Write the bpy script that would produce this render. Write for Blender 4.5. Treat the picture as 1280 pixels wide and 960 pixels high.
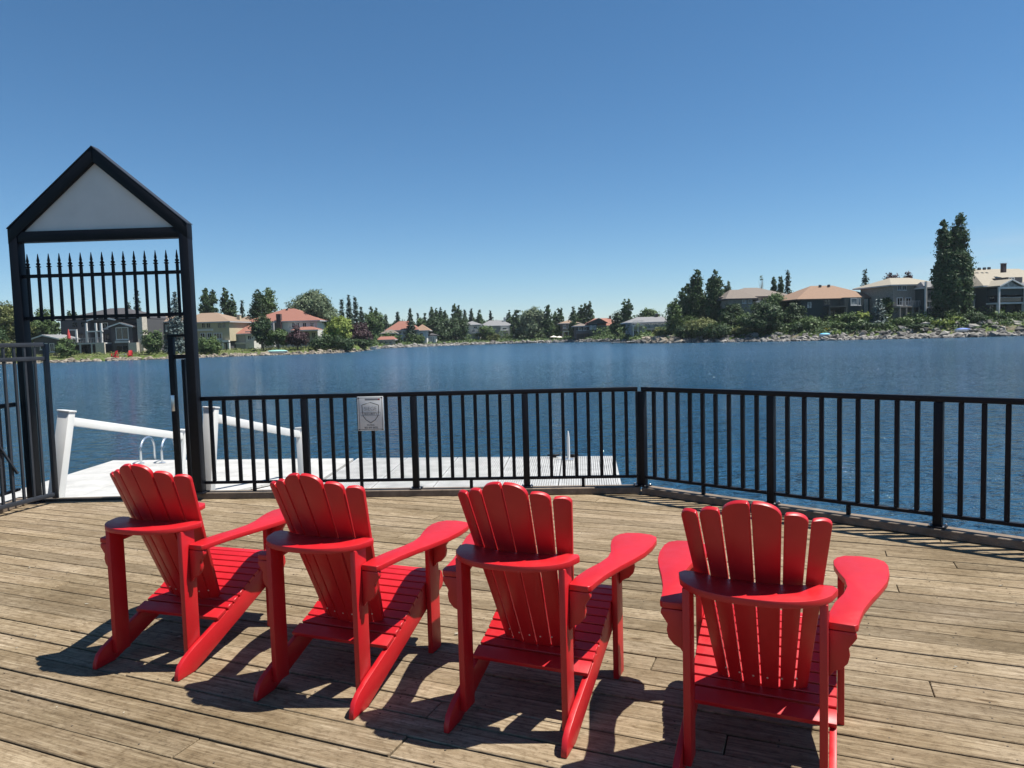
import bpy, bmesh, math, random
import numpy as np
from mathutils import Vector, Matrix
R = math.radians
for o in list(bpy.data.objects): bpy.data.objects.remove(o)
SC = bpy.context.scene
COL = SC.collection
random.seed(7); RNG = np.random.default_rng(11)

# ------------------------------------------------------------------ camera
EYE = 1.64; FPX = 900.0; PITCH = math.atan(59/900); ROLL = R(1.6)
fw = Vector((0, math.cos(PITCH), -math.sin(PITCH))); up0 = Vector((0, math.sin(PITCH), math.cos(PITCH))); r0 = Vector((1, 0, 0))
cup = up0*math.cos(ROLL) + r0*math.sin(ROLL); crt = r0*math.cos(ROLL) - up0*math.sin(ROLL)
cam = bpy.data.cameras.new('camera'); cam.sensor_width = 36; cam.lens = FPX/1280*36; cam.clip_start = .05; cam.clip_end = 9000
camo = bpy.data.objects.new('camera', cam); COL.objects.link(camo); SC.camera = camo
M3 = Matrix((crt, cup, -fw)).transposed()
camo.matrix_world = Matrix.Translation((0, 0, EYE)) @ M3.to_4x4()
SC.render.resolution_x = 1024; SC.render.resolution_y = 768

# ------------------------------------------------------------------ sky, sun, exposure
SUN = Vector((.48, -.02, 1)).normalized()
W = bpy.data.worlds.new('World'); SC.world = W; W.use_nodes = True
wn = W.node_tree.nodes; wl = W.node_tree.links
sky = wn.new('ShaderNodeTexSky'); sky.sky_type = 'NISHITA'; sky.sun_disc = False
sky.sun_elevation = math.asin(SUN.z); sky.sun_rotation = math.atan2(SUN.x, SUN.y)
sky.altitude = 1050; sky.air_density = 1.0; sky.dust_density = .0; sky.ozone_density = 7.0
wn['Background'].inputs[1].default_value = .066
hs = wn.new('ShaderNodeHueSaturation'); hs.inputs['Saturation'].default_value = 1.10; hs.inputs['Hue'].default_value = .493
wl.new(sky.outputs[0], hs.inputs['Color']); 
# thin pale cloud bank low over the right shore
tc = wn.new('ShaderNodeTexCoord'); sx_ = wn.new('ShaderNodeSeparateXYZ'); wl.new(tc.outputs['Generated'], sx_.inputs[0])
def wmap(v, a, b, c=0., d=1.):
    m_ = wn.new('ShaderNodeMapRange'); m_.interpolation_type = 'SMOOTHSTEP'; wl.new(v, m_.inputs[0])
    for i_, q_ in enumerate((a, b, c, d)): m_.inputs[i_+1].default_value = q_
    return m_.outputs[0]
def wmul(a, b):
    m_ = wn.new('ShaderNodeMath'); m_.operation = 'MULTIPLY'; wl.new(a, m_.inputs[0]); wl.new(b, m_.inputs[1]); return m_.outputs[0]
mp_ = wn.new('ShaderNodeMapping'); mp_.inputs['Scale'].default_value = (3, 3, 26); wl.new(tc.outputs['Generated'], mp_.inputs['Vector'])
cn = wn.new('ShaderNodeTexNoise'); cn.inputs['Scale'].default_value = 1.6; cn.inputs['Detail'].default_value = 7; wl.new(mp_.outputs[0], cn.inputs['Vector'])
cl = wmul(wmul(wmap(sx_.outputs[0], .40, .60), wmap(sx_.outputs[2], .125, .03)), wmap(cn.outputs['Fac'], .36, .66, 0., .75))
mxc = wn.new('ShaderNodeMix'); mxc.data_type = 'RGBA'; wl.new(cl, mxc.inputs[0]); wl.new(hs.outputs[0], mxc.inputs[6]); mxc.inputs[7].default_value = (5.6, 6.0, 6.6, 1)
wl.new(mxc.outputs[2], wn['Background'].inputs[0])
sl = bpy.data.lights.new('sun', 'SUN'); sl.energy = 5.0; sl.angle = R(.53); sl.color = (1, .955, .88)
so = bpy.data.objects.new('sun', sl); COL.objects.link(so); so.rotation_euler = SUN.to_track_quat('Z', 'Y').to_euler()
SC.view_settings.view_transform = 'Standard'; SC.view_settings.look = 'None'
SC.view_settings.exposure = 0.80; SC.view_settings.gamma = 1; SC.view_settings.use_curve_mapping = False
SC.render.engine = 'CYCLES'

# ------------------------------------------------------------------ material helpers
class NT:
    def __init__(s, name):
        s.m = bpy.data.materials.new(name); s.m.use_nodes = True
        s.t = s.m.node_tree; s.b = s.t.nodes['Principled BSDF']; s.out = s.t.nodes['Material Output']
    def n(s, typ, **k):
        x = s.t.nodes.new('ShaderNode'+typ)
        for a, v in k.items():
            if a.startswith('i_'): x.inputs[a[2:].replace('_', ' ')].default_value = v
            else: setattr(x, a, v)
        return x
    def l(s, a, b): s.t.links.new(a, b)
    def coord(s, which='Object', scale=(1, 1, 1), add=None):
        c = s.n('TexCoord'); mp = s.n('Mapping'); mp.inputs['Scale'].default_value = scale
        s.l(c.outputs[which], mp.inputs['Vector'])
        if add is not None: s.l(add, mp.inputs['Location'])
        return mp.outputs[0]
    def noise(s, vec, scale, detail=4, rough=.55):
        x = s.n('TexNoise'); x.inputs['Scale'].default_value = scale; x.inputs['Detail'].default_value = detail
        x.inputs['Roughness'].default_value = rough; s.l(vec, x.inputs['Vector']); return x.outputs['Fac']
    def ramp(s, fac, stops):
        x = s.n('ValToRGB'); e = x.color_ramp.elements
        while len(e) < len(stops): e.new(.5)
        for el, (p, c) in zip(e, stops): el.position = p; el.color = (*c, 1) if len(c) == 3 else c
        s.l(fac, x.inputs[0]); return x.outputs[0]
    def mix(s, fac, a, b, mode='MIX'):
        x = s.n('Mix', data_type='RGBA', blend_type=mode)
        for v, i in ((fac, 0), (a, 6), (b, 7)):
            if isinstance(v, (int, float)): x.inputs[i].default_value = v
            elif isinstance(v, tuple): x.inputs[i].default_value = (*v, 1)
            else: s.l(v, x.inputs[i])
        return x.outputs[2]
    def math(s, op, a, b=0):
        x = s.n('Math', operation=op)
        for v, i in ((a, 0), (b, 1)):
            if isinstance(v, (int, float)): x.inputs[i].default_value = v
            else: s.l(v, x.inputs[i])
        return x.outputs[0]
    def bump(s, h, strength=.3, dist=.01, normal=None):
        x = s.n('Bump'); x.inputs['Strength'].default_value = strength; x.inputs['Distance'].default_value = dist
        s.l(h, x.inputs['Height'])
        if normal is not None: s.l(normal, x.inputs['Normal'])
        s.l(x.outputs[0], s.b.inputs['Normal']); return x.outputs[0]
    def base(s, c):
        if isinstance(c, tuple): s.b.inputs['Base Color'].default_value = (*c, 1)
        else: s.l(c, s.b.inputs['Base Color'])
    def rough(s, r):
        if isinstance(r, (int, float)): s.b.inputs['Roughness'].default_value = r
        else: s.l(r, s.b.inputs['Roughness'])

def plain(name, col, rough=.5, metal=0, var=.12, scale=4., bump=0., spec=None):
    """colour with a little blotchy wear, so no surface is perfectly uniform"""
    t = NT(name); v = t.coord()
    f = t.noise(v, scale, 5, .6)
    lo = tuple(c*(1-var) for c in col); hi = tuple(min(1, c*(1+var)) for c in col)
    t.base(t.ramp(f, [(.3, lo), (.7, hi)])); t.rough(rough); t.b.inputs['Metallic'].default_value = metal
    if spec is not None: t.b.inputs['Specular IOR Level'].default_value = spec
    if bump: t.bump(t.noise(v, scale*6, 3), bump, .01)
    return t.m

MAT = {}
def deck_wood():
    t = NT('weathered_deck_wood'); oi = t.n('ObjectInfo')
    off = t.n('CombineXYZ'); t.l(t.math('MULTIPLY', oi.outputs['Random'], 37.), off.inputs[0]); t.l(t.math('MULTIPLY', oi.outputs['Random'], 91.), off.inputs[1])
    g = t.coord('Object', (1.3, 34, 10), off.outputs[0])
    big = t.coord('Object', (1.1, 4.5, 1), off.outputs[0])
    grain = t.noise(g, 2.2, 7, .68)
    fine = t.noise(t.coord('Object', (3.5, 130, 20), off.outputs[0]), 2.0, 4, .6)
    blotch = t.noise(big, 1.9, 7, .68)
    c1 = t.ramp(grain, [(.29, (.070, .048, .028)), (.43, (.185, .143, .091)), (.57, (.285, .230, .155)), (.74, (.43, .37, .275))])
    c2 = t.mix(t.ramp(blotch, [(.40, (0, 0, 0)), (.60, (1, 1, 1))]), t.mix(.55, c1, (.150, .108, .060)), c1)
    tone = t.ramp(oi.outputs['Random'], [(0, (.72, .71, .69)), (.25, (.90, .885, .86)), (.6, (1.03, 1.02, 1.0)), (1, (1.20, 1.20, 1.21))])
    c3 = t.mix(1.0, t.mix(1.0, c2, (1.02, 1.0, .955), 'MULTIPLY'), tone, 'MULTIPLY')
    cracks = t.ramp(fine, [(.32, (.30, .26, .21)), (.43, (1, 1, 1))])
    c4 = t.mix(.85, c3, cracks, 'MULTIPLY')
    # knots
    vo = t.n('TexVoronoi'); vo.inputs['Scale'].default_value = 1.0; t.l(t.coord('Object', (2.1, 7.5, 1), off.outputs[0]), vo.inputs['Vector'])
    kn = t.ramp(vo.outputs['Distance'], [(.02, (.22, .16, .10)), (.075, (.62, .55, .46)), (.12, (1, 1, 1))])
    c5 = t.mix(.85, c4, kn, 'MULTIPLY')
    dirt = t.ramp(t.noise(t.coord('Object', (6, 9, 5), off.outputs[0]), 3.6, 8, .75), [(.34, (.46, .41, .34)), (.50, (1, 1, 1)), (.72, (1.14, 1.13, 1.11))])
    geo = t.n('NewGeometry'); pz = t.n('Mapping'); t.l(geo.outputs['Position'], pz.inputs['Vector']); pz.inputs['Rotation'].default_value = (0, 0, R(22.5)); pz.inputs['Scale'].default_value = (.55, 1.0, 1)
    wear = t.noise(pz.outputs[0], 1.1, 6, .62)
    c6 = t.mix(t.ramp(wear, [(.40, (0, 0, 0)), (.66, (.62, .62, .62))]), c5, t.mix(1.0, c5, (.95, .97, 1.12), 'MULTIPLY'))
    c7 = t.mix(1.0, c6, t.ramp(wear, [(.28, (.56, .53, .48)), (.50, (1, 1, 1)), (.72, (1.15, 1.15, 1.15))]), 'MULTIPLY')
    t.base(t.mix(.85, c7, dirt, 'MULTIPLY')); t.rough(.82); t.b.inputs['Specular IOR Level'].default_value = .25
    h = t.math('ADD', t.math('MULTIPLY', grain, .6), t.math('MULTIPLY', fine, .6))
    t.bump(h, .55, .006); return t.m
MAT['wood'] = deck_wood()
MAT['kerb'] = plain('old_kerb_timber', (.15, .115, .085), .85, var=.35, scale=9, bump=.4)
MAT['dark_wood'] = plain('dark_joist_timber', (.07, .055, .04), .9, var=.3)

def red_paint():
    t = NT('red_chair_paint'); v = t.coord(); oi = t.n('ObjectInfo')
    f = t.noise(v, 5, 5, .6)
    c = t.ramp(f, [(.3, (.40, .006, .010)), (.7, (.47, .010, .016))])
    sc = t.noise(t.coord('Object', (40, 6, 40)), 6, 3, .6)
    c = t.mix(t.ramp(sc, [(.66, (0, 0, 0)), (.74, (.12, .12, .12))]), c, (.55, .08, .08))
    t.base(c); t.rough(t.ramp(t.noise(v, 18, 4), [(.3, (.36, .36, .36)), (.7, (.50, .50, .50))]))
    t.b.inputs['Specular IOR Level'].default_value = .5
    t.bump(t.noise(v, 260, 2), .05, .002); return t.m
MAT['red'] = red_paint()
MAT['black'] = plain('black_powder_coat', (.0045, .0055, .009), .5, var=.2, scale=6, spec=.22)
MAT['black_worn'] = plain('dark_grey_powder_coat', (.022, .025, .032), .45, var=.25, scale=5)
MAT['panel'] = plain('grey_gable_board', (.56, .56, .55), .6, var=.08, scale=2)
MAT['vinyl'] = plain('white_vinyl', (.62, .62, .60), .35, var=.05)
MAT['rampw'] = plain('pale_ramp_boards', (.42, .415, .395), .7, var=.1, scale=3, bump=.2)
MAT['dock'] = plain('pale_dock_plate', (.40, .395, .375), .65, var=.20, scale=2.2, bump=.2)
MAT['dockside'] = plain('grey_dock_side', (.10, .105, .11), .6, var=.15)
MAT['grating'] = plain('light_grey_grating', (.37, .37, .36), .55, var=.2)
MAT['steel'] = plain('brushed_steel', (.72, .74, .76), .28, metal=.9, var=.06)
MAT['signw'] = plain('pale_sign_face', (.60, .61, .61), .45, var=.06, scale=8)
MAT['signk'] = plain('dark_sign_print', (.08, .085, .09), .5)
MAT['signg'] = plain('grey_sign_print', (.30, .31, .32), .5)
MAT['signr'] = plain('red_sign_print', (.5, .06, .05), .5)

def water():
    t = NT('lake_water'); t.base((.022, .086, .165)); geo = t.n('NewGeometry'); sp_ = t.n('SeparateXYZ'); t.l(geo.outputs['Position'], sp_.inputs[0]); mr = t.n('MapRange'); t.l(sp_.outputs[1], mr.inputs[0])
    for i_, v_ in enumerate((14., 80., .05, .19)): mr.inputs[i_+1].default_value = v_      # sheltered by the dock, wind-ruffled farther out
    t.rough(mr.outputs[0]); t.b.inputs['IOR'].default_value = 1.33
    n1 = t.noise(t.coord('Object', (.5, 1.15, 1)), 1.15, 3, .55)
    n2 = t.noise(t.coord('Object', (.8, 1.5, 1)), 3.6, 4, .6)
    n3 = t.noise(t.coord('Object', (.05, .12, 1)), 1.0, 3, .5)
    n4 = t.noise(t.coord('Object', (1, 1.5, 1)), 9., 3, .6)
    n1 = t.math('SUBTRACT', 1.0, t.math('MULTIPLY', t.math('ABSOLUTE', t.math('SUBTRACT', n1, .5)), 3.0))      # sharp little crests
    h = t.math('ADD', t.math('ADD', t.math('MULTIPLY', n1, .55), t.math('MULTIPLY', n2, .46)), t.math('MULTIPLY', n4, .13))
    h = t.math('MULTIPLY', h, t.math('ADD', t.math('MULTIPLY', n3, .9), .55))
    t.bump(h, 1.0, .95); return t.m
MAT['water'] = water()

def terrain_mat():
    t = NT('lawn_and_soil'); v = t.coord()
    n = t.noise(v, .35, 6, .65); n2 = t.noise(v, 3, 4)
    g = t.ramp(n2, [(.3, (.055, .085, .022)), (.7, (.105, .14, .04))])
    s = t.ramp(n2, [(.3, (.10, .085, .06)), (.7, (.19, .165, .12))])
    t.base(t.mix(t.ramp(n, [(.52, (0, 0, 0)), (.62, (1, 1, 1))]), g, s)); t.rough(.95)
    t.b.inputs['Specular IOR Level'].default_value = .1; return t.m
MAT['terrain'] = terrain_mat()
def rock_mat(name, a, b):
    t = NT(name); g = t.n('NewGeometry'); v = t.coord()
    c = t.ramp(g.outputs['Random Per Island'], [(0, a), (.5, tuple((x+y)/2 for x, y in zip(a, b))), (1, b)])
    t.base(t.mix(.6, c, t.ramp(t.noise(v, 3, 5), [(.3, (.5, .5, .5)), (.7, (1.1, 1.1, 1.1))]), 'MULTIPLY')); t.rough(.9); return t.m
MAT['rock'] = rock_mat('shore_rock', (.075, .07, .064), (.29, .275, .25))
MAT['rock_tan'] = rock_mat('tan_shore_rock', (.10, .085, .065), (.32, .275, .215))

def leaf(name, lo, hi, trans=.25):
    t = NT(name); g = t.n('NewGeometry'); v = t.coord()
    c = t.ramp(g.outputs['Random Per Island'], [(0, lo), (1, hi)])
    c = t.mix(.75, c, t.ramp(t.noise(v, .9, 4), [(.3, (.62, .62, .62)), (.7, (1.25, 1.25, 1.25))]), 'MULTIPLY')
    t.base(c); t.rough(.6); t.b.inputs['Specular IOR Level'].default_value = .3
    tr = t.n('BsdfTranslucent'); t.l(c, tr.inputs[0]); mx = t.n('MixShader'); mx.inputs[0].default_value = trans
    t.l(t.b.outputs[0], mx.inputs[1]); t.l(tr.outputs[0], mx.inputs[2]); t.l(mx.outputs[0], t.out.inputs[0]); return t.m
LEAF = {
 'poplar': leaf('poplar_leaf', (0.031, 0.064, 0.025), (0.079, 0.132, 0.051)),
 'green': leaf('green_leaf', (0.043, 0.086, 0.025), (0.115, 0.172, 0.057)),
 'dark': leaf('dark_leaf', (0.023, 0.049, 0.021), (0.064, 0.108, 0.040)),
 'lime': leaf('lime_leaf', (0.159, 0.216, 0.043), (0.309, 0.374, 0.086)),
 'olive': leaf('olive_leaf', (0.101, 0.122, 0.040), (0.201, 0.223, 0.079)),
 'silver': leaf('silver_leaf', (0.079, 0.122, 0.064), (0.194, 0.237, 0.137)),
 'purple': leaf('purple_leaf', (0.038, 0.021, 0.025), (0.101, 0.052, 0.061)),
 'spruce': leaf('spruce_needle', (0.017, 0.038, 0.023), (0.052, 0.086, 0.052), .1),
 'blue': leaf('blue_spruce_needle', (0.064, 0.101, 0.098), (0.151, 0.194, 0.187), .1),
 'yellow': leaf('yellow_flower', (.25, .22, .03), (.42, .34, .05)),
}
MAT['bark'] = plain('bark', (.11, .09, .07), .9, var=.3, bump=.5)
MAT['bark_pale'] = plain('pale_bark', (.34, .30, .24), .9, var=.2)

# ------------------------------------------------------------------ mesh helpers
class MB:
    def __init__(s): s.v = []; s.f = []
    def add(s, vs, fs):
        k = len(s.v); s.v += [tuple(v) for v in vs]; s.f += [tuple(i+k for i in f) for f in fs]; return s
    def box(s, x0, x1, y0, y1, z0, z1):
        return s.add([(x0,y0,z0),(x1,y0,z0),(x1,y1,z0),(x0,y1,z0),(x0,y0,z1),(x1,y0,z1),(x1,y1,z1),(x0,y1,z1)],
                     [(3,2,1,0),(4,5,6,7),(0,1,5,4),(1,2,6,5),(2,3,7,6),(3,0,4,7)])
    def prism(s, poly, fn0, fn1):
        """poly 2D ccw; fn0/fn1 map (u,w)->3D for the two faces"""
        n = len(poly); vs = [fn0(*p) for p in poly] + [fn1(*p) for p in poly]
        fs = [tuple(range(n))[::-1], tuple(range(n, 2*n))] + [(i, (i+1) % n, n+(i+1) % n, n+i) for i in range(n)]
        return s.add(vs, fs)
    def bar(s, a, b, w, h=None, upv=(0, 0, 1)):
        h = h or w; a = Vector(a); b = Vector(b); d = (b-a).normalized(); u = Vector(upv)
        x = d.cross(u)
        if x.length < 1e-4: x = d.cross(Vector((0, 1, 0)))
        x.normalize(); y = x.cross(d).normalized()
        c = [(-w/2, -h/2), (w/2, -h/2), (w/2, h/2), (-w/2, h/2)]
        vs = [a+x*p+y*q for p, q in c] + [b+x*p+y*q for p, q in c]
        return s.add(vs, [(3,2,1,0),(4,5,6,7),(0,1,5,4),(1,2,6,5),(2,3,7,6),(3,0,4,7)])
    def tube(s, pts, rad, n=8):
        pts = [Vector(p) for p in pts]; rr = rad if isinstance(rad, (list, tuple)) else [rad]*len(pts); vs = []; fs = []
        for i, p in enumerate(pts):
            d = (pts[min(i+1, len(pts)-1)]-pts[max(i-1, 0)]).normalized()
            x = d.cross(Vector((0, 0, 1)))
            if x.length < .05: x = d.cross(Vector((0, 1, 0)))
            x.normalize(); y = d.cross(x)
            vs += [p + (x*math.cos(2*math.pi*k/n)+y*math.sin(2*math.pi*k/n))*rr[i] for k in range(n)]
        for i in range(len(pts)-1):
            fs += [(i*n+k, i*n+(k+1) % n, (i+1)*n+(k+1) % n, (i+1)*n+k) for k in range(n)]
        fs += [tuple(range(n))[::-1], tuple(range((len(pts)-1)*n, len(pts)*n))]
        return s.add(vs, fs)
    def lathe(s, prof, c=(0, 0, 0), n=10):
        vs = []; fs = []
        for r_, z in prof: vs += [(c[0]+r_*math.cos(2*math.pi*k/n), c[1]+r_*math.sin(2*math.pi*k/n), c[2]+z) for k in range(n)]
        for i in range(len(prof)-1): fs += [(i*n+k, i*n+(k+1) % n, (i+1)*n+(k+1) % n, (i+1)*n+k) for k in range(n)]
        fs += [tuple(range(n))[::-1], tuple(range((len(prof)-1)*n, len(prof)*n))]
        return s.add(vs, fs)
    def mesh(s, name, mat, bevel=0, seg=2, smooth=False):
        me = bpy.data.meshes.new(name); me.from_pydata(s.v, [], s.f)
        bm = bmesh.new(); bm.from_mesh(me); bmesh.ops.recalc_face_normals(bm, faces=bm.faces)
        if bevel:
            ed = [e for e in bm.edges if len(e.link_faces) == 2 and e.calc_face_angle(0) > R(30)]
            bmesh.ops.bevel(bm, geom=ed, offset=bevel, segments=seg, affect='EDGES', profile=.5, clamp_overlap=True)
        bm.to_mesh(me); bm.free(); me.materials.append(mat)
        if smooth or bevel:
            me.polygons.foreach_set('use_smooth', [True]*len(me.polygons))
            me.set_sharp_from_angle(angle=R(40))
        return me
    def build(s, name, mat, parent=None, **k): return obj(name, s.mesh(name, MAT[mat] if isinstance(mat, str) else mat, **k), parent)
def obj(name, me, parent=None, loc=None, rz=None):
    o = bpy.data.objects.new(name, me); COL.objects.link(o); o.parent = parent
    if loc is not None: o.location = loc
    if rz is not None: o.rotation_euler = (0, 0, rz)
    return o
def tag(o, label=None, cat=None, group=None, kind=None):
    if label: o['label'] = label
    if cat: o['category'] = cat
    if group: o['group'] = group
    if kind: o['kind'] = kind
    return o
def thing(name, label, cat, loc=(0, 0, 0), rz=0, group=None): return tag(obj(name, None, None, loc, rz), label, cat, group)
def copy_tree(o, parent=None):
    c = o.copy(); COL.objects.link(c); c.parent = parent
    for ch in o.children: copy_tree(ch, c)
    return c
def ray(px, py): return fw + crt*((px-640)/FPX) - cup*((py-480)/FPX)
def zrow(px, py, Y):                      # height of the sight line through a picture point where it reaches depth Y
    d = ray(px, py); return EYE + d.z*Y/d.y
def xcol(px, py, Y): d = ray(px, py); return d.x*Y/d.y
def azim(px): d = ray(px, 421+.028*(640-px)); return math.atan2(d.x, d.y)

# ------------------------------------------------------------------ lake and land
WZ = -.75
wm = MB().add([(-4000, -60, WZ), (4000, -60, WZ), (4000, 4000, WZ), (-4000, 4000, WZ)], [(0, 1, 2, 3)])
tag(wm.build('lake_water', 'water'), 'blue rippled lake water', None, None, 'structure')
TH = [-110, -80, -55, -42, -32.5, -25, -23, -19, -13.6, -11.8, -10.4, -6, -1.2, 3.9, 7.7, 9.3, 11.9, 16.2, 20, 25, 29.6, 35.5, 45, 60, 80, 110]
RS = [60, 90, 140, 158, 155.5, 150, 155, 154, 154, 170, 215, 240, 255, 249, 222, 180, 166, 157, 153, 151, 152.5, 160, 165, 150, 110, 70]
BK = [.5, .5, .5, .5, .45, .45, .45, .5, .6, .8, .9, 1.0, 1.0, 1.0, 1.1, 1.4, 2.0, 2.5, 2.7, 2.8, 3.2, 3.6, 3.6, 3, 1, .5]
def shore(th): return float(np.interp(math.degrees(th), TH, RS))
PROF_D = [-9, 0, 1.0, 3.5, 8, 15, 40, 150, 700, 4500]
def prof(th):
    b = float(np.interp(math.degrees(th), TH, BK)); s = b-WZ
    return [-3, WZ-.12, WZ+.32*min(s, 1.6), WZ+.45*s, WZ+.78*s, b, b+.35, max(b, 1.4), 1.5, 1.5]
def gz(th, d): return float(np.interp(d, PROF_D, prof(th)))
def spot(px, d, off=0):
    th = azim(px); r = shore(th)+d
    return Vector((math.sin(th)*r, math.cos(th)*r, gz(th, d)))
def make_land():
    ths = [R(a) for a in np.linspace(-110, 110, 441)]; vs = []; fs = []; n = len(PROF_D)
    for i, t in enumerate(ths):
        p = prof(t)
        for k, d in enumerate(PROF_D):
            j = RNG.normal(0, .35) if 0 <= d < 4 else 0
            r = shore(t)+d+j; vs.append((math.sin(t)*r, math.cos(t)*r, p[k] + (RNG.normal(0, .06) if 0 < d < 40 else 0)))
    for i in range(len(ths)-1):
        for k in range(n-1):
            a = i*n+k; fs.append((a, a+n, a+n+1, a+1))
    m = MB(); m.v = vs; m.f = fs
    tag(m.build('far_shore_ground', 'terrain', smooth=True), 'grassy far shore of the lake', None, None, 'structure')
make_land()
m = MB().add([(-4000, -70, -1.6), (4000, -70, -1.6), (4000, -14, -1.6), (-4000, -14, -1.6), (-4000, -4000, .1), (4000, -4000, .1), (4000, -70, .1), (-4000, -70, .1), (-4000, -16, -.15), (4000, -16, -.15), (4000, -11, -.9), (-4000, -11, -.9)],
             [(7, 6, 5, 4), (8, 9, 6, 7), (11, 10, 9, 8)])
tag(m.build('near_shore_ground', 'terrain'), 'grassy near shore behind the deck', None, None, 'structure')

# ------------------------------------------------------------------ deck
BA = R(-22.5); bu = Vector((math.cos(BA), math.sin(BA), 0)); bv = Vector((-math.sin(BA), math.cos(BA), 0))
KZ = .07
F0 = Vector((-3.365, 7.66, 0)); F1 = Vector((1.292, 7.347, 0)); S2 = Vector((.736, -.677, 0)); F2 = F1 + S2*6.7
e1 = (F1-F0).normalized(); n1 = Vector((-e1.y, e1.x, 0)); n2 = Vector((-S2.y, S2.x, 0))
DECK = [Vector((-5.36, -2.0, 0)), Vector((F2.x+.1, -2.0, 0)), F2+n2*.14, F1+n1*.10+n2*.05, F0+n1*.14, Vector((-5.36, 7.80, 0))]
def clip(poly, a, b):
    out = []
    for i, p in enumerate(poly):
        q = poly[(i+1) % len(poly)]
        dp = (b-a).cross(p-a).z; dq = (b-a).cross(q-a).z
        if dp >= 0: out.append(p)
        if dp*dq < 0: out.append(p+(q-p)*(dp/(dp-dq)))
    return out
deck = tag(obj('deck', None), 'weathered wooden deck of long grey brown planks', None, None, 'structure')
PITCHB = .152; JO = .41
def plank(poly, k, tilt):
    # local frame: x along the board
    c = sum(poly, Vector())/len(poly); loc = [((p-c).dot(bu), (p-c).dot(bv)) for p in poly]
    # drop nearly coincident corners
    cl = []
    for p in loc:
        if not cl or (Vector(p)-Vector(cl[-1])).length > .004: cl.append(p)
    if len(cl) > 2 and (Vector(cl[0])-Vector(cl[-1])).length < .004: cl.pop()
    if len(cl) < 3: return
    ar = abs(sum(cl[i][0]*cl[(i+1) % len(cl)][1]-cl[(i+1) % len(cl)][0]*cl[i][1] for i in range(len(cl))))/2
    if ar < .004: return
    mb = MB().prism(cl, lambda u, w: (u, w, -.038), lambda u, w: (u, w, 0))
    o = mb.build('plank', 'wood', deck, bevel=.0035, seg=1)
    o.location = (c.x, c.y, tilt); o.rotation_euler = (random.gauss(0, .003), random.gauss(0, .0006), BA)
v0 = -3.2; k = 0
while v0 + k*PITCHB < 9.4:
    v = 1.875 - 33*PITCHB + k*PITCHB
    g = random.uniform(.0042, .0100); a, b = v+g, v+PITCHB-g*.5
    row = [bu*-9+bv*a, bu*12+bv*a, bu*12+bv*b, bu*-9+bv*b]
    for i in range(len(DECK)): row = clip(row, DECK[i], DECK[(i+1) % len(DECK)]) if len(row) > 2 else []
    if len(row) > 2:
        us = [p.dot(bu) for p in row]; ulo, uhi = min(us), max(us)
        cuts = []; u = math.floor(ulo/JO)*JO + random.choice([2, 4, 6, 8, 9])*JO + .1
        while u < uhi-.5:
            cuts.append(u); u += random.choice([9, 10, 12, 12])*JO
        xs = [ulo-1]+cuts+[uhi+1]
        for x0, x1 in zip(xs, xs[1:]):
            seg = row
            A = bu*(x0+.0025); B = bu*(x1-.0025)
            seg = clip(seg, A+bv*20, A-bv*20) if seg else []
            seg = clip(seg, B-bv*20, B+bv*20) if len(seg) > 2 else []
            if len(seg) > 2: plank(seg, k, random.gauss(0, .0012))
    k += 1
    if k > 90: break
# joists and fascia below
u = -8.
jm = MB()
for i in range(44):
    u = -8+i*JO; row = [bu*(u-.02)+bv*-12, bu*(u+.02)+bv*-12, bu*(u+.02)+bv*14, bu*(u-.02)+bv*14]
    for q in range(len(DECK)): row = clip(row, DECK[q], DECK[(q+1) % len(DECK)]) if len(row) > 2 else []
    if len(row) > 2: jm.prism([(p.x, p.y) for p in row], lambda x, y: (x, y, -.23), lambda x, y: (x, y, -.0425))
o = jm.build('joist', 'dark_wood', deck); o['kind'] = 'stuff'
for i in range(len(DECK)):
    a, b = DECK[i], DECK[(i+1) % len(DECK)]; d = (b-a).normalized(); nn = Vector((d.y, -d.x, 0))*.022
    MB().bar(a+nn+Vector((0, 0, -.135)), b+nn+Vector((0, 0, -.135)), .036, .25).build('fascia_board', 'kerb', deck, bevel=.004, seg=1)
# screw heads near the joists, in pairs on the nearest planks (one joined part)
sm = MB()
for i in range(44):
    u = -8+i*JO+.1
    for k in range(20, 58):
        vv = 1.875-33*PITCHB+k*PITCHB
        for q in (.028, .122):
            p = bu*(u+random.uniform(-.012, .012))+bv*(vv+q+random.uniform(-.006, .006))
            if 1.2 < p.y < 6 and abs(p.x) < 4.4 and random.random() < .85:
                sm.lathe([(.0042, -.001), (.0042, .0016)], (p.x, p.y, 0), 6)
o = sm.build('screw_head', 'dark_wood', deck); o['kind'] = 'stuff'
# kerb timbers under the railings
def kerb(a, b, label_n):
    o = MB().bar(Vector(a)+Vector((0, 0, KZ/2+.001)), Vector(b)+Vector((0, 0, KZ/2+.001)), .14, KZ-.002).build('kerb_timber', 'kerb', deck, bevel=.006, seg=1)
kerb(F0-e1*.08, F1+e1*.0, 0); kerb(F1+S2*.06, F2, 0)
LK0 = Vector((-5.27, 7.66, 0)); LK1 = Vector((-5.27, -1.9, 0)); kerb(LK0, LK1, 0)
MB().bar((-5.2, 7.745, .012), (-3.38, 7.735, .012), .09, .022).build('threshold', 'dark_wood', deck, bevel=.003, seg=1)

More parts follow.
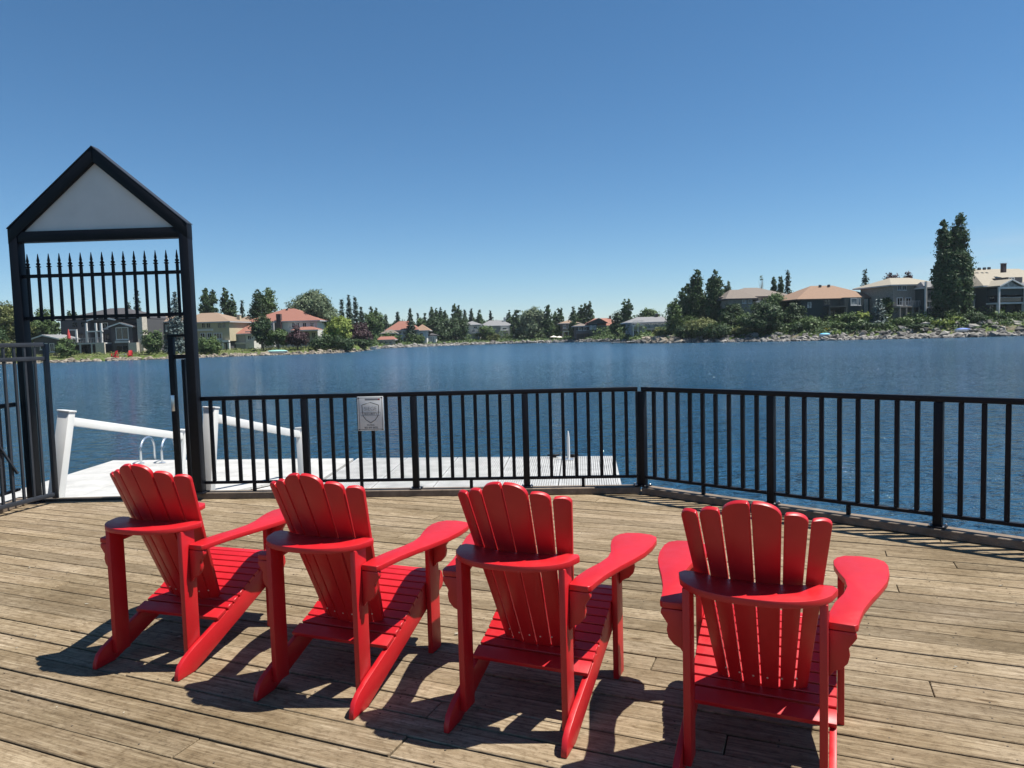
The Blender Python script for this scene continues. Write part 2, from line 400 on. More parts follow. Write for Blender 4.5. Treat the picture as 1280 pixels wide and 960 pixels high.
# ------------------------------------------------------------------ railings
def make_railing(label, a, d, posts, bal, feet, first_post=True, top=1.095, s0=0., s1=None):
    """a origin, d unit direction, posts = list of distances, bal = number of balusters per bay"""
    t = thing('railing', label, 'railing', (a.x, a.y, KZ), math.atan2(d.y, d.x))
    H = top-KZ; s1 = s1 if s1 is not None else posts[-1]
    MB().box(s0, s1, -.03, .03, H-.045, H).build('top_rail', 'black', t, bevel=.005)
    pm = MB().box(-.032, .032, -.032, .032, 0, H-.047).mesh('post', MAT['black'], bevel=.004)
    fm = MB().box(-.06, .06, -.06, .06, .001, .014).mesh('post_base', MAT['black'], bevel=.003)
    bl = MB().box(-.017, .017, -.017, .017, .115, H-.047).mesh('baluster', MAT['black'], bevel=.003, seg=1)
    ft = MB().box(-.016, .016, -.016, .016, .001, .083).mesh('rail_foot', MAT['black'], bevel=.003, seg=1)
    bolt = MB().lathe([(.008, 0), (.008, .007), (.004, .011)], (0, 0, .014), 6).mesh('bolt', MAT['steel'])
    for i, s in enumerate(posts):
        if i or first_post:
            p = obj('post', pm, t, (s, 0, 0)); f = obj('post_base', fm, p)
            for sx in (-1, 1):
                for sy in (-1, 1): obj('bolt', bolt, p, (sx*.047, sy*.047, 0))
    for i, (x0, x1) in enumerate(zip(posts, posts[1:])):
        MB().box(x0+.033, x1-.033, -.02, .02, .085, .113).build('bottom_rail', 'black', t, bevel=.003, seg=1)
        n = bal[i]
        for k in range(n): obj('baluster', bl, t, (x0+(x1-x0)*(k+1)/(n+1), 0, 0))
        if feet: obj('rail_foot', ft, t, ((x0+x1)/2, 0, 0))
    return t
L1 = (F1-F0).length
make_railing('black metal railing with vertical bars running along the floating dock behind the chairs', F0, e1, [L1*i/4 for i in range(5)], [7, 7, 8, 8], True, first_post=False, s0=.05, s1=L1-.012)
make_railing('black metal railing angling toward the viewer on the right edge of the deck', F1+S2*.045, S2, [0, 1.34, 2.66, 4.0, 5.34, 6.6], [9, 8, 8, 8, 8], True)
dl = Vector((0, -1, 0))
make_railing('low black railing on the left deck edge behind the open gate leaf', LK0+Vector((0, -.05, 0)), dl, [0, 1.3, 2.6, 3.9, 5.2, 6.5], [9]*5, True, first_post=False)

# ------------------------------------------------------------------ gate arch
GL = Vector((-5.16, 7.65, 0)); GR = Vector((-3.365, 7.605, 0)); gd = (GR-GL).normalized(); GW = (GR-GL).length
ga = thing('gate_arch', 'tall black metal gate arch with a gabled top and grey panel at the dock entrance', 'gate arch', (GL.x, GL.y, 0), math.atan2(gd.y, gd.x))
pw = .095
for x in (0, GW):
    p = MB().box(x-pw/2, x+pw/2, -.055, .055, .001 if x == 0 else KZ+.001, 2.86).build('post', 'black', ga, bevel=.004)
    MB().box(x-.075, x+.075, -.08, .08, (.0005 if x == 0 else KZ), (.012 if x == 0 else KZ+.012)).build('post_base', 'black', p, bevel=.003)
PKX, PKZ = GW*.50, 3.71; EZ = 2.90
def gable_pts(o): return None
# mitred rafters (front view outline) with the eave cut plumb
def rafter(x0, z0, x1, z1, t=.115):
    dx, dz = x1-x0, z1-z0; L = math.hypot(dx, dz)
    vt = t*L/abs(dx)                                   # plumb depth of the member
    poly = [(x0, z0-vt), (x1, z1-vt), (x1, z1), (x0, z0)]
    return poly if dx > 0 else poly[::-1]
MB().prism(rafter(-pw/2-.001, EZ, PKX-.001, PKZ), lambda u, w: (u, .058, w), lambda u, w: (u, -.058, w)).build('rafter', 'black', ga, bevel=.004)
MB().prism(rafter(GW+pw/2+.001, EZ, PKX+.001, PKZ), lambda u, w: (u, .058, w), lambda u, w: (u, -.058, w)).build('rafter', 'black', ga, bevel=.004)
MB().box(pw/2+.001, GW-pw/2-.001, -.05, .05, 2.765, 2.875).build('tie_beam', 'black', ga, bevel=.004)
MB().prism([(.09, 2.876), (GW-.09, 2.876), (PKX, PKZ-.14)], lambda u, w: (u, .03, w), lambda u, w: (u, -.012, w)).build('gable_panel', 'panel', ga)
# roof cap sheet on the rafters
MB().prism([(-pw/2-.004, EZ+.004), (PKX, PKZ+.004), (GW+pw/2+.004, EZ+.004), (GW+pw/2+.004, EZ+.014), (PKX, PKZ+.016), (-pw/2-.004, EZ+.014)], lambda u, w: (u, .065, w), lambda u, w: (u, -.065, w)).build('cap_sheet', 'black_worn', ga)
for z in (1.975, 2.415): MB().box(pw/2+.001, GW-pw/2-.001, -.016, .016, z-.018, z+.018).build('crossbar', 'black', ga, bevel=.003, seg=1)
pk = MB().box(-.012, .012, -.012, .012, 1.94, 2.50)
pm = pk.mesh('picket', MAT['black'])
sp = MB().lathe([(.010, 2.50), (.026, 2.508), (.026, 2.516), (.011, 2.522), (.022, 2.536), (.022, 2.542), (.010, 2.556), (.015, 2.572), (.010, 2.60), (.003, 2.648)], (0, 0, 0), 8).mesh('spear_tip', MAT['black'], smooth=True)
for k in range(15):
    p = obj('picket', pm, ga, (pw/2+.055+k*(GW-pw-.11)/14, 0, 0)); obj('spear_tip', sp, p)
# narrow fixed side panel by the right post
jp = thing('gate_jamb_panel', 'narrow black jamb frame of two tall bars beside the right gate post', 'gate frame', tuple(GL+gd*(GW-.045)+Vector((0, .07, 0))), math.atan2(gd.y, gd.x))
MB().box(-.23, -.175, -.03, .03, .12, 1.735).build('stile', 'black', jp, bevel=.004)
MB().box(-.10, -.065, -.02, .02, .08, 1.50).build('bar', 'black', jp, bevel=.003)
MB().box(-.173, -.003, -.022, .022, 1.505, 1.55).build('top_rail', 'black', jp, bevel=.003)
MB().box(-.235, -.003, -.022, .022, 1.737, 1.765).build('latch_rail', 'black', jp, bevel=.003)
MB().box(-.173, -.003, -.02, .02, .10, .135).build('bottom_rail', 'black', jp, bevel=.003)
MB().box(-.22, -.185, -.045, -.031, .95, 1.12).build('latch_plate', 'steel', jp, bevel=.002)
# open left leaf
la = Vector((-4.92, 7.66, 0)); lb = Vector((-5.19, 6.70, 0)); ld = (lb-la).normalized(); LL = (lb-la).length
lf = thing('gate_leaf', 'dark grey metal gate leaf standing open against the left deck edge', 'gate', (la.x, la.y, 0), math.atan2(ld.y, ld.x))
MB().box(0, .045, -.022, .022, .05, 1.70).build('stile', 'black_worn', lf, bevel=.004)
MB().box(LL-.045, LL, -.022, .022, .05, 1.70).build('stile', 'black_worn', lf, bevel=.004)
for z in (.075, 1.53, 1.675): MB().box(.046, LL-.046, -.02, .02, z, z+.042).build('rail', 'black_worn', lf, bevel=.004)
bm_ = MB().box(-.011, .011, -.011, .011, .118, 1.674).mesh('bar', MAT['black_worn'])
for k in range(7): obj('bar', bm_, lf, (.045+(LL-.09)*(k+1)/8, 0, 0))
MB().bar((.46, .024, .40), (.64, .024, .72), .03, .014).build('latch_arm', 'black_worn', lf)

# ------------------------------------------------------------------ sign on the railing
sx, sy = .275, .36
SD = e1; sp0 = F0 + e1*1.165+e1*.72
sg = thing('notice_sign', 'small pale rectangular sign with a shield emblem fixed to the railing bars', 'sign', (sp0.x, sp0.y, 0), math.atan2(e1.y, e1.x))
sg.location = (sp0.x-e1.y*-.036, sp0.y-.036, .70)
MB().box(-sx/2, sx/2, -.004, .004, 0, sy).build('plate', 'signw', sg, bevel=.002)
def frame_rect(mb, x0, x1, z0, z1, w, y0, y1):
    mb.box(x0, x1, y0, y1, z0, z0+w); mb.box(x0, x1, y0, y1, z1-w, z1); mb.box(x0, x0+w, y0, y1, z0+w, z1-w); mb.box(x1-w, x1, y0, y1, z0+w, z1-w); return mb
frame_rect(MB(), -sx/2+.016, sx/2-.012, .013, sy-.013, .004, -.0058, -.0042).build('border_line', 'signk', sg)
shp = [(-.088, .272), (-.04, .285), (0, .297), (.04, .285), (.088, .268), (.086, .20), (.078, .155), (.05, .115), (0, .082), (-.05, .115), (-.078, .155), (-.086, .20)]
sh = MB()
for p, q in zip(shp, shp[1:]+shp[:1]): sh.bar((p[0], -.0055, p[1]), (q[0], -.0055, q[1]), .0025, .006, upv=(1, 0, .3))
sh.build('shield_outline', 'signk', sg)
frame_rect(MB(), -.104, .104, .158, .196, .0035, -.0062, -.0042).build('banner', 'signg', sg)
MB().box(-.055, .105, -.0058, -.0042, .318, .338).build('header_bar', 'signg', sg)
MB().box(.085, .100, -.0072, -.0060, .322, .336).build('red_mark', 'signr', sg)
def text(s, size, x, z, mat, parent):
    cu = bpy.data.curves.new('lettering', 'FONT'); cu.body = s; cu.size = size; cu.align_x = 'CENTER'; cu.extrude = .0006
    to = bpy.data.objects.new('tmp', cu); COL.objects.link(to); bpy.context.view_layer.update()
    me = bpy.data.meshes.new_from_object(to.evaluated_get(bpy.context.evaluated_depsgraph_get())); bpy.data.objects.remove(to)
    me.materials.clear(); me.materials.append(MAT[mat])
    o = obj('lettering', me, parent, (x, -.0052, z)); o.rotation_euler = (R(90), 0, 0); return o
text('SIEGE', .056, 0, .213, 'signg', sg); text('SECURITY', .032, 0, .166, 'signk', sg)
text('PATROL', .022, 0, .052, 'signk', sg); text('403 899 8833', .026, 0, .024, 'signk', sg)
for x in (-sx/2+.014, sx/2-.014):
    for z in (.014, sy-.014):
        o = MB().lathe([(.009, 0), (.009, .003), (.005, .006)], (0, 0, 0), 8).build('bolt', 'signk', sg); o.location = (x, -.0042, z); o.rotation_euler = (R(90), 0, 0)

# ------------------------------------------------------------------ floating dock, ramp, ladders
DZ = -.35
dk = thing('floating_dock', 'long pale floating dock with a grey grating section behind the railing', 'dock', (0, 0, DZ))
A, B, C, D = Vector((-7.13, 8.75, 0)), Vector((-7.13, 12.7, 0)), Vector((1.665, 11.66, 0)), Vector((1.36, 8.80, 0))
def quad(s, t): return A*(1-s)*(1-t)+D*s*(1-t)+C*s*t+B*(1-s)*t
def slab(s0, s1, t0, t1, z0, z1): 
    mb = MB(); P = [quad(s0, t0), quad(s1, t0), quad(s1, t1), quad(s0, t1)]
    return mb.prism([(p.x, p.y) for p in P], lambda x, y: (x, y, z0), lambda x, y: (x, y, z1))
SM = .502
slab(0, SM-.001, 0, 1, -.30, -.05).build('float', 'dockside', dk, bevel=.01)
slab(SM+.001, 1, 0, 1, -.30, -.05).build('float', 'dockside', dk, bevel=.01)
NS, NTT = 7, 3
for i in range(NS):
    for j in range(NTT):
        g = .0012
        slab(SM*i/NS+g*.5, SM*(i+1)/NS-g*.5-(.002 if i == NS-1 else 0), j/NTT+.0012, (j+1)/NTT-.0012, -.048, random.uniform(-.003, 0)).build('deck_plate', 'dock', dk, bevel=.004, seg=1)
for i in range(5):
    s0 = SM+.006+(1-SM-.006)*i/5; s1 = SM+.006+(1-SM-.006)*(i+1)/5-.002
    fr = MB()
    for (a0, a1, t0, t1) in ((s0, s1, 0, .012), (s0, s1, .988, 1), (s0, s0+.004, .0125, .9875), (s1-.004, s1, .0125, .9875)):
        P = [quad(a0, t0), quad(a1, t0), quad(a1, t1), quad(a0, t1)]; fr.prism([(p.x, p.y) for p in P], lambda x, y: (x, y, -.048), lambda x, y: (x, y, 0))
    gp_ = fr.build('grating_panel', 'grating', dk)
    br = MB(); n = 24
    for k in range(n): br.bar(quad(s0+.004+(s1-s0-.008)*(k+.5)/n, .0125)+Vector((0, 0, -.012)), quad(s0+.004+(s1-s0-.008)*(k+.5)/n, .9875)+Vector((0, 0, -.012)), .020, .022)
    for k in range(64): br.bar(quad(s0+.0045, .0125+.975*(k+.5)/64)+Vector((0, 0, -.020)), quad(s1-.0045, .0125+.975*(k+.5)/64)+Vector((0, 0, -.020)), .026, .018)
    o = br.build('grating_bar', 'grating', gp_); o['kind'] = 'stuff'
for s, t in ((.885, .965), (.92, .965)):
    p = quad(s, t); c = MB().box(-.05, .05, -.02, .02, .001, .03).box(-.10, .10, -.018, .018, .0305, .055).build('mooring_cleat', 'black', dk, bevel=.005, seg=1); c.location = p
def ladder(x, y, label, w=.36):
    l = thing('dock_ladder', label, 'ladder', (x, y, DZ))
    for q in (-w/2, w/2):
        pts = [(q, -.30, .0)]+[(q, -.06-.24*math.cos(a), .22+.2*math.sin(a)) for a in np.linspace(0, math.pi, 11)]+[(q, .18, -.2), (q, .18, -1.1)]
        h = MB().tube(pts, .019, 8).build('handrail', 'steel', l, smooth=True)
        MB().lathe([(.055, .001), (.055, .012), (.028, .02)], (q, -.30, 0), 10).build('base_plate', 'steel', h, smooth=True)
    for z in (-.2, -.5, -.8): MB().box(-w/2+.02, w/2-.02, .13, .20, z-.015, z+.015).build('rung', 'steel', l, bevel=.004, seg=1)
ladder(-6.20, 12.52, 'shiny curved ladder handrails at the left far corner of the floating dock')
mp = thing('mooring_pole', 'thin white mooring pole on the far edge of the grating dock', 'pole', (.875, 11.45, DZ))
MB().lathe([(.024, .02), (.024, .34), (.016, .42), (.008, .46)], (0, 0, 0), 10).build('pole', 'vinyl', mp, smooth=True)
MB().lathe([(.09, .001), (.09, .012), (.04, .019)], (0, 0, 0), 12).build('base_plate', 'steel', mp)

rp = thing('boarding_ramp', 'white boarding ramp with sloping handrails leading down from the gate to the dock', 'ramp', (0, 0, 0))
RN = [Vector((-5.06, 7.84, -.02)), Vector((-3.46, 7.80, -.02))]; RF = [Vector((-5.0, 10.55, DZ+.05)), Vector((-3.12, 10.35, DZ+.05))]
for i in range(9):
    a = i/9+.002; b = (i+1)/9-.002
    P = [RN[0].lerp(RF[0], a), RN[1].lerp(RF[1], a), RN[1].lerp(RF[1], b), RN[0].lerp(RF[0], b)]
    mb = MB().add([p-Vector((0, 0, .035)) for p in P]+P, [(3, 2, 1, 0), (4, 5, 6, 7), (0, 1, 5, 4), (1, 2, 6, 5), (2, 3, 7, 6), (3, 0, 4, 7)]); mb.build('ramp_board', 'rampw', rp, bevel=.003, seg=1)
for s in (0, 1):
    MB().bar(RN[s]-Vector((0, 0, .11)), RF[s]-Vector((0, 0, .09)), .05, .10).build('side_beam', 'vinyl', rp)
    nb, nt = RN[s]+Vector((-.06 if s == 0 else .05, .06, -.12)), Vector(((-4.985, 8.02, .94), (-3.36, 8.0, .935))[s])
    fb, ft = RF[s]+Vector((.08, -.1, -.05)), Vector(((-4.84, 10.5, .40), (-3.08, 10.35, .40))[s])
    for b_, t_, w_ in ((nb, nt, .125), (fb, ft, .105)):
        p = MB().bar(b_, t_, w_, w_, upv=(0, 1, 0)).build('post', 'vinyl', rp, bevel=.006)
        d = (t_-b_).normalized(); MB().bar(t_+d*.001, t_+d*.022, w_+.02, w_+.02, upv=(0, 1, 0)).build('post_cap', 'vinyl', p, bevel=.008)
    dd = (ft-nt).normalized()
    MB().bar(nt+dd*.06-Vector((0, 0, .10)), ft-dd*.05-Vector((0, 0, .085)), .05, .095).build('handrail', 'vinyl', rp, bevel=.006)

# ------------------------------------------------------------------ chairs
def make_chair():
    t = obj('adirondack_chair', None)
    bev = dict(bevel=.003, seg=2)
    seat = [(.905, .335), (.895, .372), (.865, .398), (.82, .404), (.77, .397), (.70, .378), (.62, .348), (.54, .309), (.465, .268), (.372, .2325)]
    # stringers
    top = [(y, z-.021) for y, z in seat[2:]][::-1]
    prof_ = [(0, 0), (.12, 0), (.40, .112), (.62, .198), (.74, .245), (.82, .268), (.885, .29), (.905, .318), (.895, .352)] + top[::-1] + [(.25, .168), (.12, .122), (.055, .093), (.02, .066), (.003, .03)]
    for s in (-1, 1):
        MB().prism(prof_, lambda u, w: (s*.245, u, w), lambda u, w: (s*.270, u, w)).build('side_rail', 'red', t, **bev)
        leg = MB().box(min(s*.272, s*.299), max(s*.272, s*.299), .695, .795, 0, .612).build('front_leg', 'red', t, **bev)
        MB().box(min(s*.216, s*.243), max(s*.216, s*.243), .105, .195, .045, .712).build('rear_post', 'red', t, **bev)
        # arm (paddle)
        inner = [(.2445, .15), (.2445, .24), (.262, .34), (.292, .44), (.305, .52), (.298, .60), (.275, .68), (.258, .76), (.256, .82), (.268, .865), (.30, .90)]
        outer = [(.36, .912), (.42, .900), (.452, .87), (.463, .82), (.462, .72), (.448, .62), (.42, .52), (.388, .42), (.358, .31), (.342, .22), (.336, .16), (.325, .145)]
        za = lambda y: .611+.022*(y-.15)
        MB().prism([(s*x, y) for x, y in inner+outer], lambda u, w: (u, w, za(w)+.003), lambda u, w: (u, w, za(w)+.028)).build('arm', 'red', t, **bev)
        # scalloped brackets under the arm
        br = [(0, 0), (.085, 0), (.088, -.02), (.074, -.042), (.062, -.06), (.066, -.085), (.060, -.115), (.040, -.14), (.018, -.15), (0, -.175)]
        MB().prism([(s*(.3005+x*1.1), .611+z) for x, z in br], lambda u, w: (u, .735, w+.012), lambda u, w: (u, .758, w+.012)).build('arm_bracket', 'red', leg, **bev)
        MB().prism([(s*(.2445+x), .611+z*.95) for x, z in br], lambda u, w: (u, .150, w), lambda u, w: (u, .174, w)).build('arm_bracket', 'red', t, **bev)
    # seat slats along the curve
    S = [Vector((0, y, z)) for y, z in seat]; cum = [0]
    for a, b in zip(S, S[1:]): cum.append(cum[-1]+(b-a).length)
    def at(s):
        for i in range(len(S)-1):
            if s <= cum[i+1] or i == len(S)-2:
                f = (s-cum[i])/(cum[i+1]-cum[i]); return S[i].lerp(S[i+1], f)
    n = 12; Ls = cum[-1]
    for k in range(n):
        a = at(Ls*k/n+.003); b = at(Ls*(k+1)/n-.003); d = (b-a).normalized(); nn = Vector((0, d.z, -d.y))
        if nn.z < 0: nn = -nn
        mb = MB(); hw = .2705
        vs = [(x, p.y+nn.y*h, p.z+nn.z*h) for x in (-hw, hw) for p, h in ((a, -.0205), (b, -.0205), (b, -.0005), (a, -.0005))]
        mb.add(vs, [(0, 1, 2, 3), (7, 6, 5, 4), (0, 4, 5, 1), (1, 5, 6, 2), (2, 6, 7, 3), (3, 7, 4, 0)]).build('seat_slat', 'red', t, bevel=.003, seg=1)
    # rear seat board lying on the side rails
    a, b = Vector((0, .366, .2110)), Vector((0, .300, .1870)); d = (b-a).normalized(); nn = Vector((0, -d.z, d.y)); nn = nn if nn.z > 0 else -nn
    vs = [(x, p.y+nn.y*h, p.z+nn.z*h) for x in (-.2705, .2705) for p, h in ((a, .001), (b, .001), (b, .022), (a, .022))]
    MB().add(vs, [(0, 1, 2, 3), (7, 6, 5, 4), (0, 4, 5, 1), (1, 5, 6, 2), (2, 6, 7, 3), (3, 7, 4, 0)]).build('rear_seat_board', 'red', t, **bev)
    # front apron
    MB().box(-.243, .243, .862, .882, .295, .362).build('front_apron', 'red', t, **bev)
    # fan of back slats
    O = Vector((0, .404, .2475)); T = Vector((0, .052, 1.052)); e = (T-O); Lb = e.length; e.normalize(); nrm = Vector((0, e.z, -e.y))
    gap_t = .006; gap_b = .006; ratio = .62
    xt = gap_t/2; xb = gap_b/2
    for i, (w, drop) in enumerate(((.098, 0), (.078, .050), (.069, .090))):
        ut0, ut1 = xt, xt+w; ub0, ub1 = xb, xb+w*ratio; xt = ut1+gap_t; xb = ub1+gap_b
        L = Lb-drop; cur = 1.15
        for s in (-1, 1):
            poly = [(ub0, 0), (ub1, 0)]; N = 9; dr = w*.62
            sidew = lambda wv: (ub0+(ut0-ub0)*wv/L, ub1+(ut1-ub1)*wv/L)
            for q in range(N+1):
                a_ = math.pi/2*q/N; tau = math.cos(a_)*.94+.06; wv = L-dr+dr*math.sin(a_); l_, r_ = sidew(wv); poly.append((l_+(r_-l_)*tau, wv))
            l_, r_ = sidew(L-.012); poly.append((l_, L-.012))
            uc_t = (ut0+ut1)/2; uc_b = (ub0+ub1)/2
            def mp(u, wv, th):
                f = wv/L; uc = uc_b+(uc_t-uc_b)*f
                off = cur*uc*uc + 2*cur*uc*(u-uc)
                return O + e*wv + Vector((s*u, 0, 0)) + nrm*(off+th)
            MB().prism(poly, lambda u, w_: mp(u, w_, 0.0), lambda u, w_: mp(u, w_, .021)).build('back_slat', 'red', t, **bev)
    sm_ = MB().lathe([(.0045, -.002), (.0045, .0012), (.002, .0022)], n=6).mesh('screw', MAT['steel'])
    for k in range(6):
        x = (k-2.5)*.052; p = O+e*.055+Vector((x, 0, 0))+nrm*(1.15*x*x-.0005); q = obj('screw', sm_, t, p); q.rotation_euler = (-nrm).to_track_quat('Z', 'Y').to_euler()
    # D-shaped back brace resting on the rear posts
    yb = lambda z: O.y+(z-O.z)*e.y/e.z
    fr = [(x, min(yb(.735)-.006+1.15*x*x*.95, .238)) for x in np.linspace(-.258, .258, 13)]
    re = [(x, .213-.203*max(0, 1-(abs(x)/.2741)**2.6)**.55) for x in np.linspace(.274, -.274, 29)]
    MB().prism(fr+re, lambda u, w: (u, w, .7125), lambda u, w: (u, w, .7375)).build('back_brace', 'red', t, **bev)
    return t
CH = [(-1.93, 3.503, -17.7, 'leftmost red slatted chair nearest the gate, throwing its shadow on open deck'),
      (-.979, 3.114, -20.9, 'second red slatted chair from the gate, turned right toward the sunny railing'),
      (-.077, 2.794, -22.8, 'third red slatted chair from the gate, just left of the rightmost chair'),
      (.772, 2.357, -24.3, 'rightmost and nearest red slatted chair, its rear feet cut off by the picture edge')]
proto = make_chair()
for i, (x, y, a, lb) in enumerate(CH):
    c = proto if i == 0 else copy_tree(proto)
    c.location = (x, y, .002); c.rotation_euler = (0, 0, R(a))
    tag(c, lb, 'chair', 'red chairs in a row on the deck')
# small wood chips, leaves and flecks lying on the planks
def debris():
    mb = MB(); rr = random.Random(5)
    for i in range(60):
        x, y = rr.uniform(-4.6, 3.2), rr.uniform(2.4, 6.8)
        if (x-1.29)*.677+(y-7.35)*.736 > -.3: continue
        a = rr.uniform(0, 6.28); l = rr.uniform(.004, .013); w = l*rr.uniform(.2, .6); c, s_ = math.cos(a), math.sin(a)
        vs = [(x+c*l*p-s_*w*q, y+s_*l*p+c*w*q, .0045+rr.uniform(0, .004)) for p, q in ((-1, -.6), (.2, -1), (1, 0), (.1, 1), (-.8, .7))]
        top = [(p[0], p[1], p[2]+.003) for p in vs]; mb.add(vs+top, [(4, 3, 2, 1, 0), (5, 6, 7, 8, 9)]+[(k, (k+1) % 5, 5+(k+1) % 5, 5+k) for k in range(5)])
    tag(mb.build('deck_debris', 'debris'), 'pale chips and bits of leaf scattered on the deck', None, None, 'stuff')
MAT['debris'] = plain('pale_chips', (.40, .36, .28), .9, var=.4, scale=2)
debris()
#BACKGROUND
# ------------------------------------------------------------------ vegetation
def leaf_cards(name, mat, cen, nor, size, rng):
    """cen (n,3), nor (n,3) -> one mesh of small pointed leaf clumps"""
    n = len(cen)
    nor = nor + rng.normal(0, .55, (n, 3)); nor /= np.linalg.norm(nor, axis=1)[:, None]+1e-9
    a = np.cross(nor, rng.normal(0, 1, (n, 3))); a /= np.linalg.norm(a, axis=1)[:, None]+1e-9
    b = np.cross(nor, a)
    s = size*rng.uniform(.55, 1.35, (n, 1)); q = s*rng.uniform(.45, .8, (n, 1))
    V = np.empty((n, 4, 3)); V[:, 0] = cen-a*s*.6; V[:, 1] = cen+b*q*.5; V[:, 2] = cen+a*s*.6; V[:, 3] = cen-b*q*.5
    me = bpy.data.meshes.new(name); me.vertices.add(4*n); me.loops.add(4*n); me.polygons.add(n)
    me.vertices.foreach_set('co', V.reshape(-1).astype(np.float32)); me.loops.foreach_set('vertex_index', np.arange(4*n, dtype=np.int32))
    me.polygons.foreach_set('loop_start', np.arange(0, 4*n, 4, dtype=np.int32)); me.update(); me.materials.append(mat); return me
def lump_crown(lumps, leafs, rng, k=1.9, clump=.5):
    """lumps: list of (cx,cy,cz,rx,ry,rz) ellipsoids; clusters sit on and inside them"""
    C = []; N = []
    for (cx, cy, cz, rx, ry, rz) in lumps:
        area = 4*math.pi*((rx*ry)**1.6+(rx*rz)**1.6+(ry*rz)**1.6)**(1/1.6)/3**(1/1.6)
        n = int(k*area/(.32*leafs*leafs)); nc = max(6, n//22)
        d = rng.normal(0, 1, (nc, 3)); d /= np.linalg.norm(d, axis=1)[:, None]
        rad = rng.uniform(.55, 1.04, (nc, 1))**.6
        cc = d*rad; idx = rng.integers(0, nc, n)
        cs = min(clump*leafs*1.6, .30*min(rx, rz))
        p = cc[idx]*np.array([rx, ry, rz]) + rng.normal(0, 1, (n, 3))*cs*np.array([1, 1, .75])
        nn = d[idx]+np.array([0, 0, .35]); C.append(p+np.array([cx, cy, cz])); N.append(nn)
    return np.concatenate(C), np.concatenate(N)
def trunk_mesh(h, r, lean, rng, limbs=4, spread=1.0, start=.35):
    m = MB(); pts = [(0, 0, -.4), (lean*.1, 0, h*.2), (lean*.4, 0, h*.55), (lean, 0, h*.9)]
    m.tube(pts, [r*1.25, r, r*.7, r*.2], 7)
    for i in range(limbs):
        a = rng.uniform(0, 6.28); z0 = h*rng.uniform(start, .62); L = spread*rng.uniform(.5, .9)
        m.tube([(lean*.3, 0, z0), (lean*.3+math.cos(a)*L*.5, math.sin(a)*L*.5, z0+h*.12), (lean*.3+math.cos(a)*L, math.sin(a)*L, z0+h*.28)], [r*.45, r*.3, r*.1], 5)
    return m
TREE_N = [0]
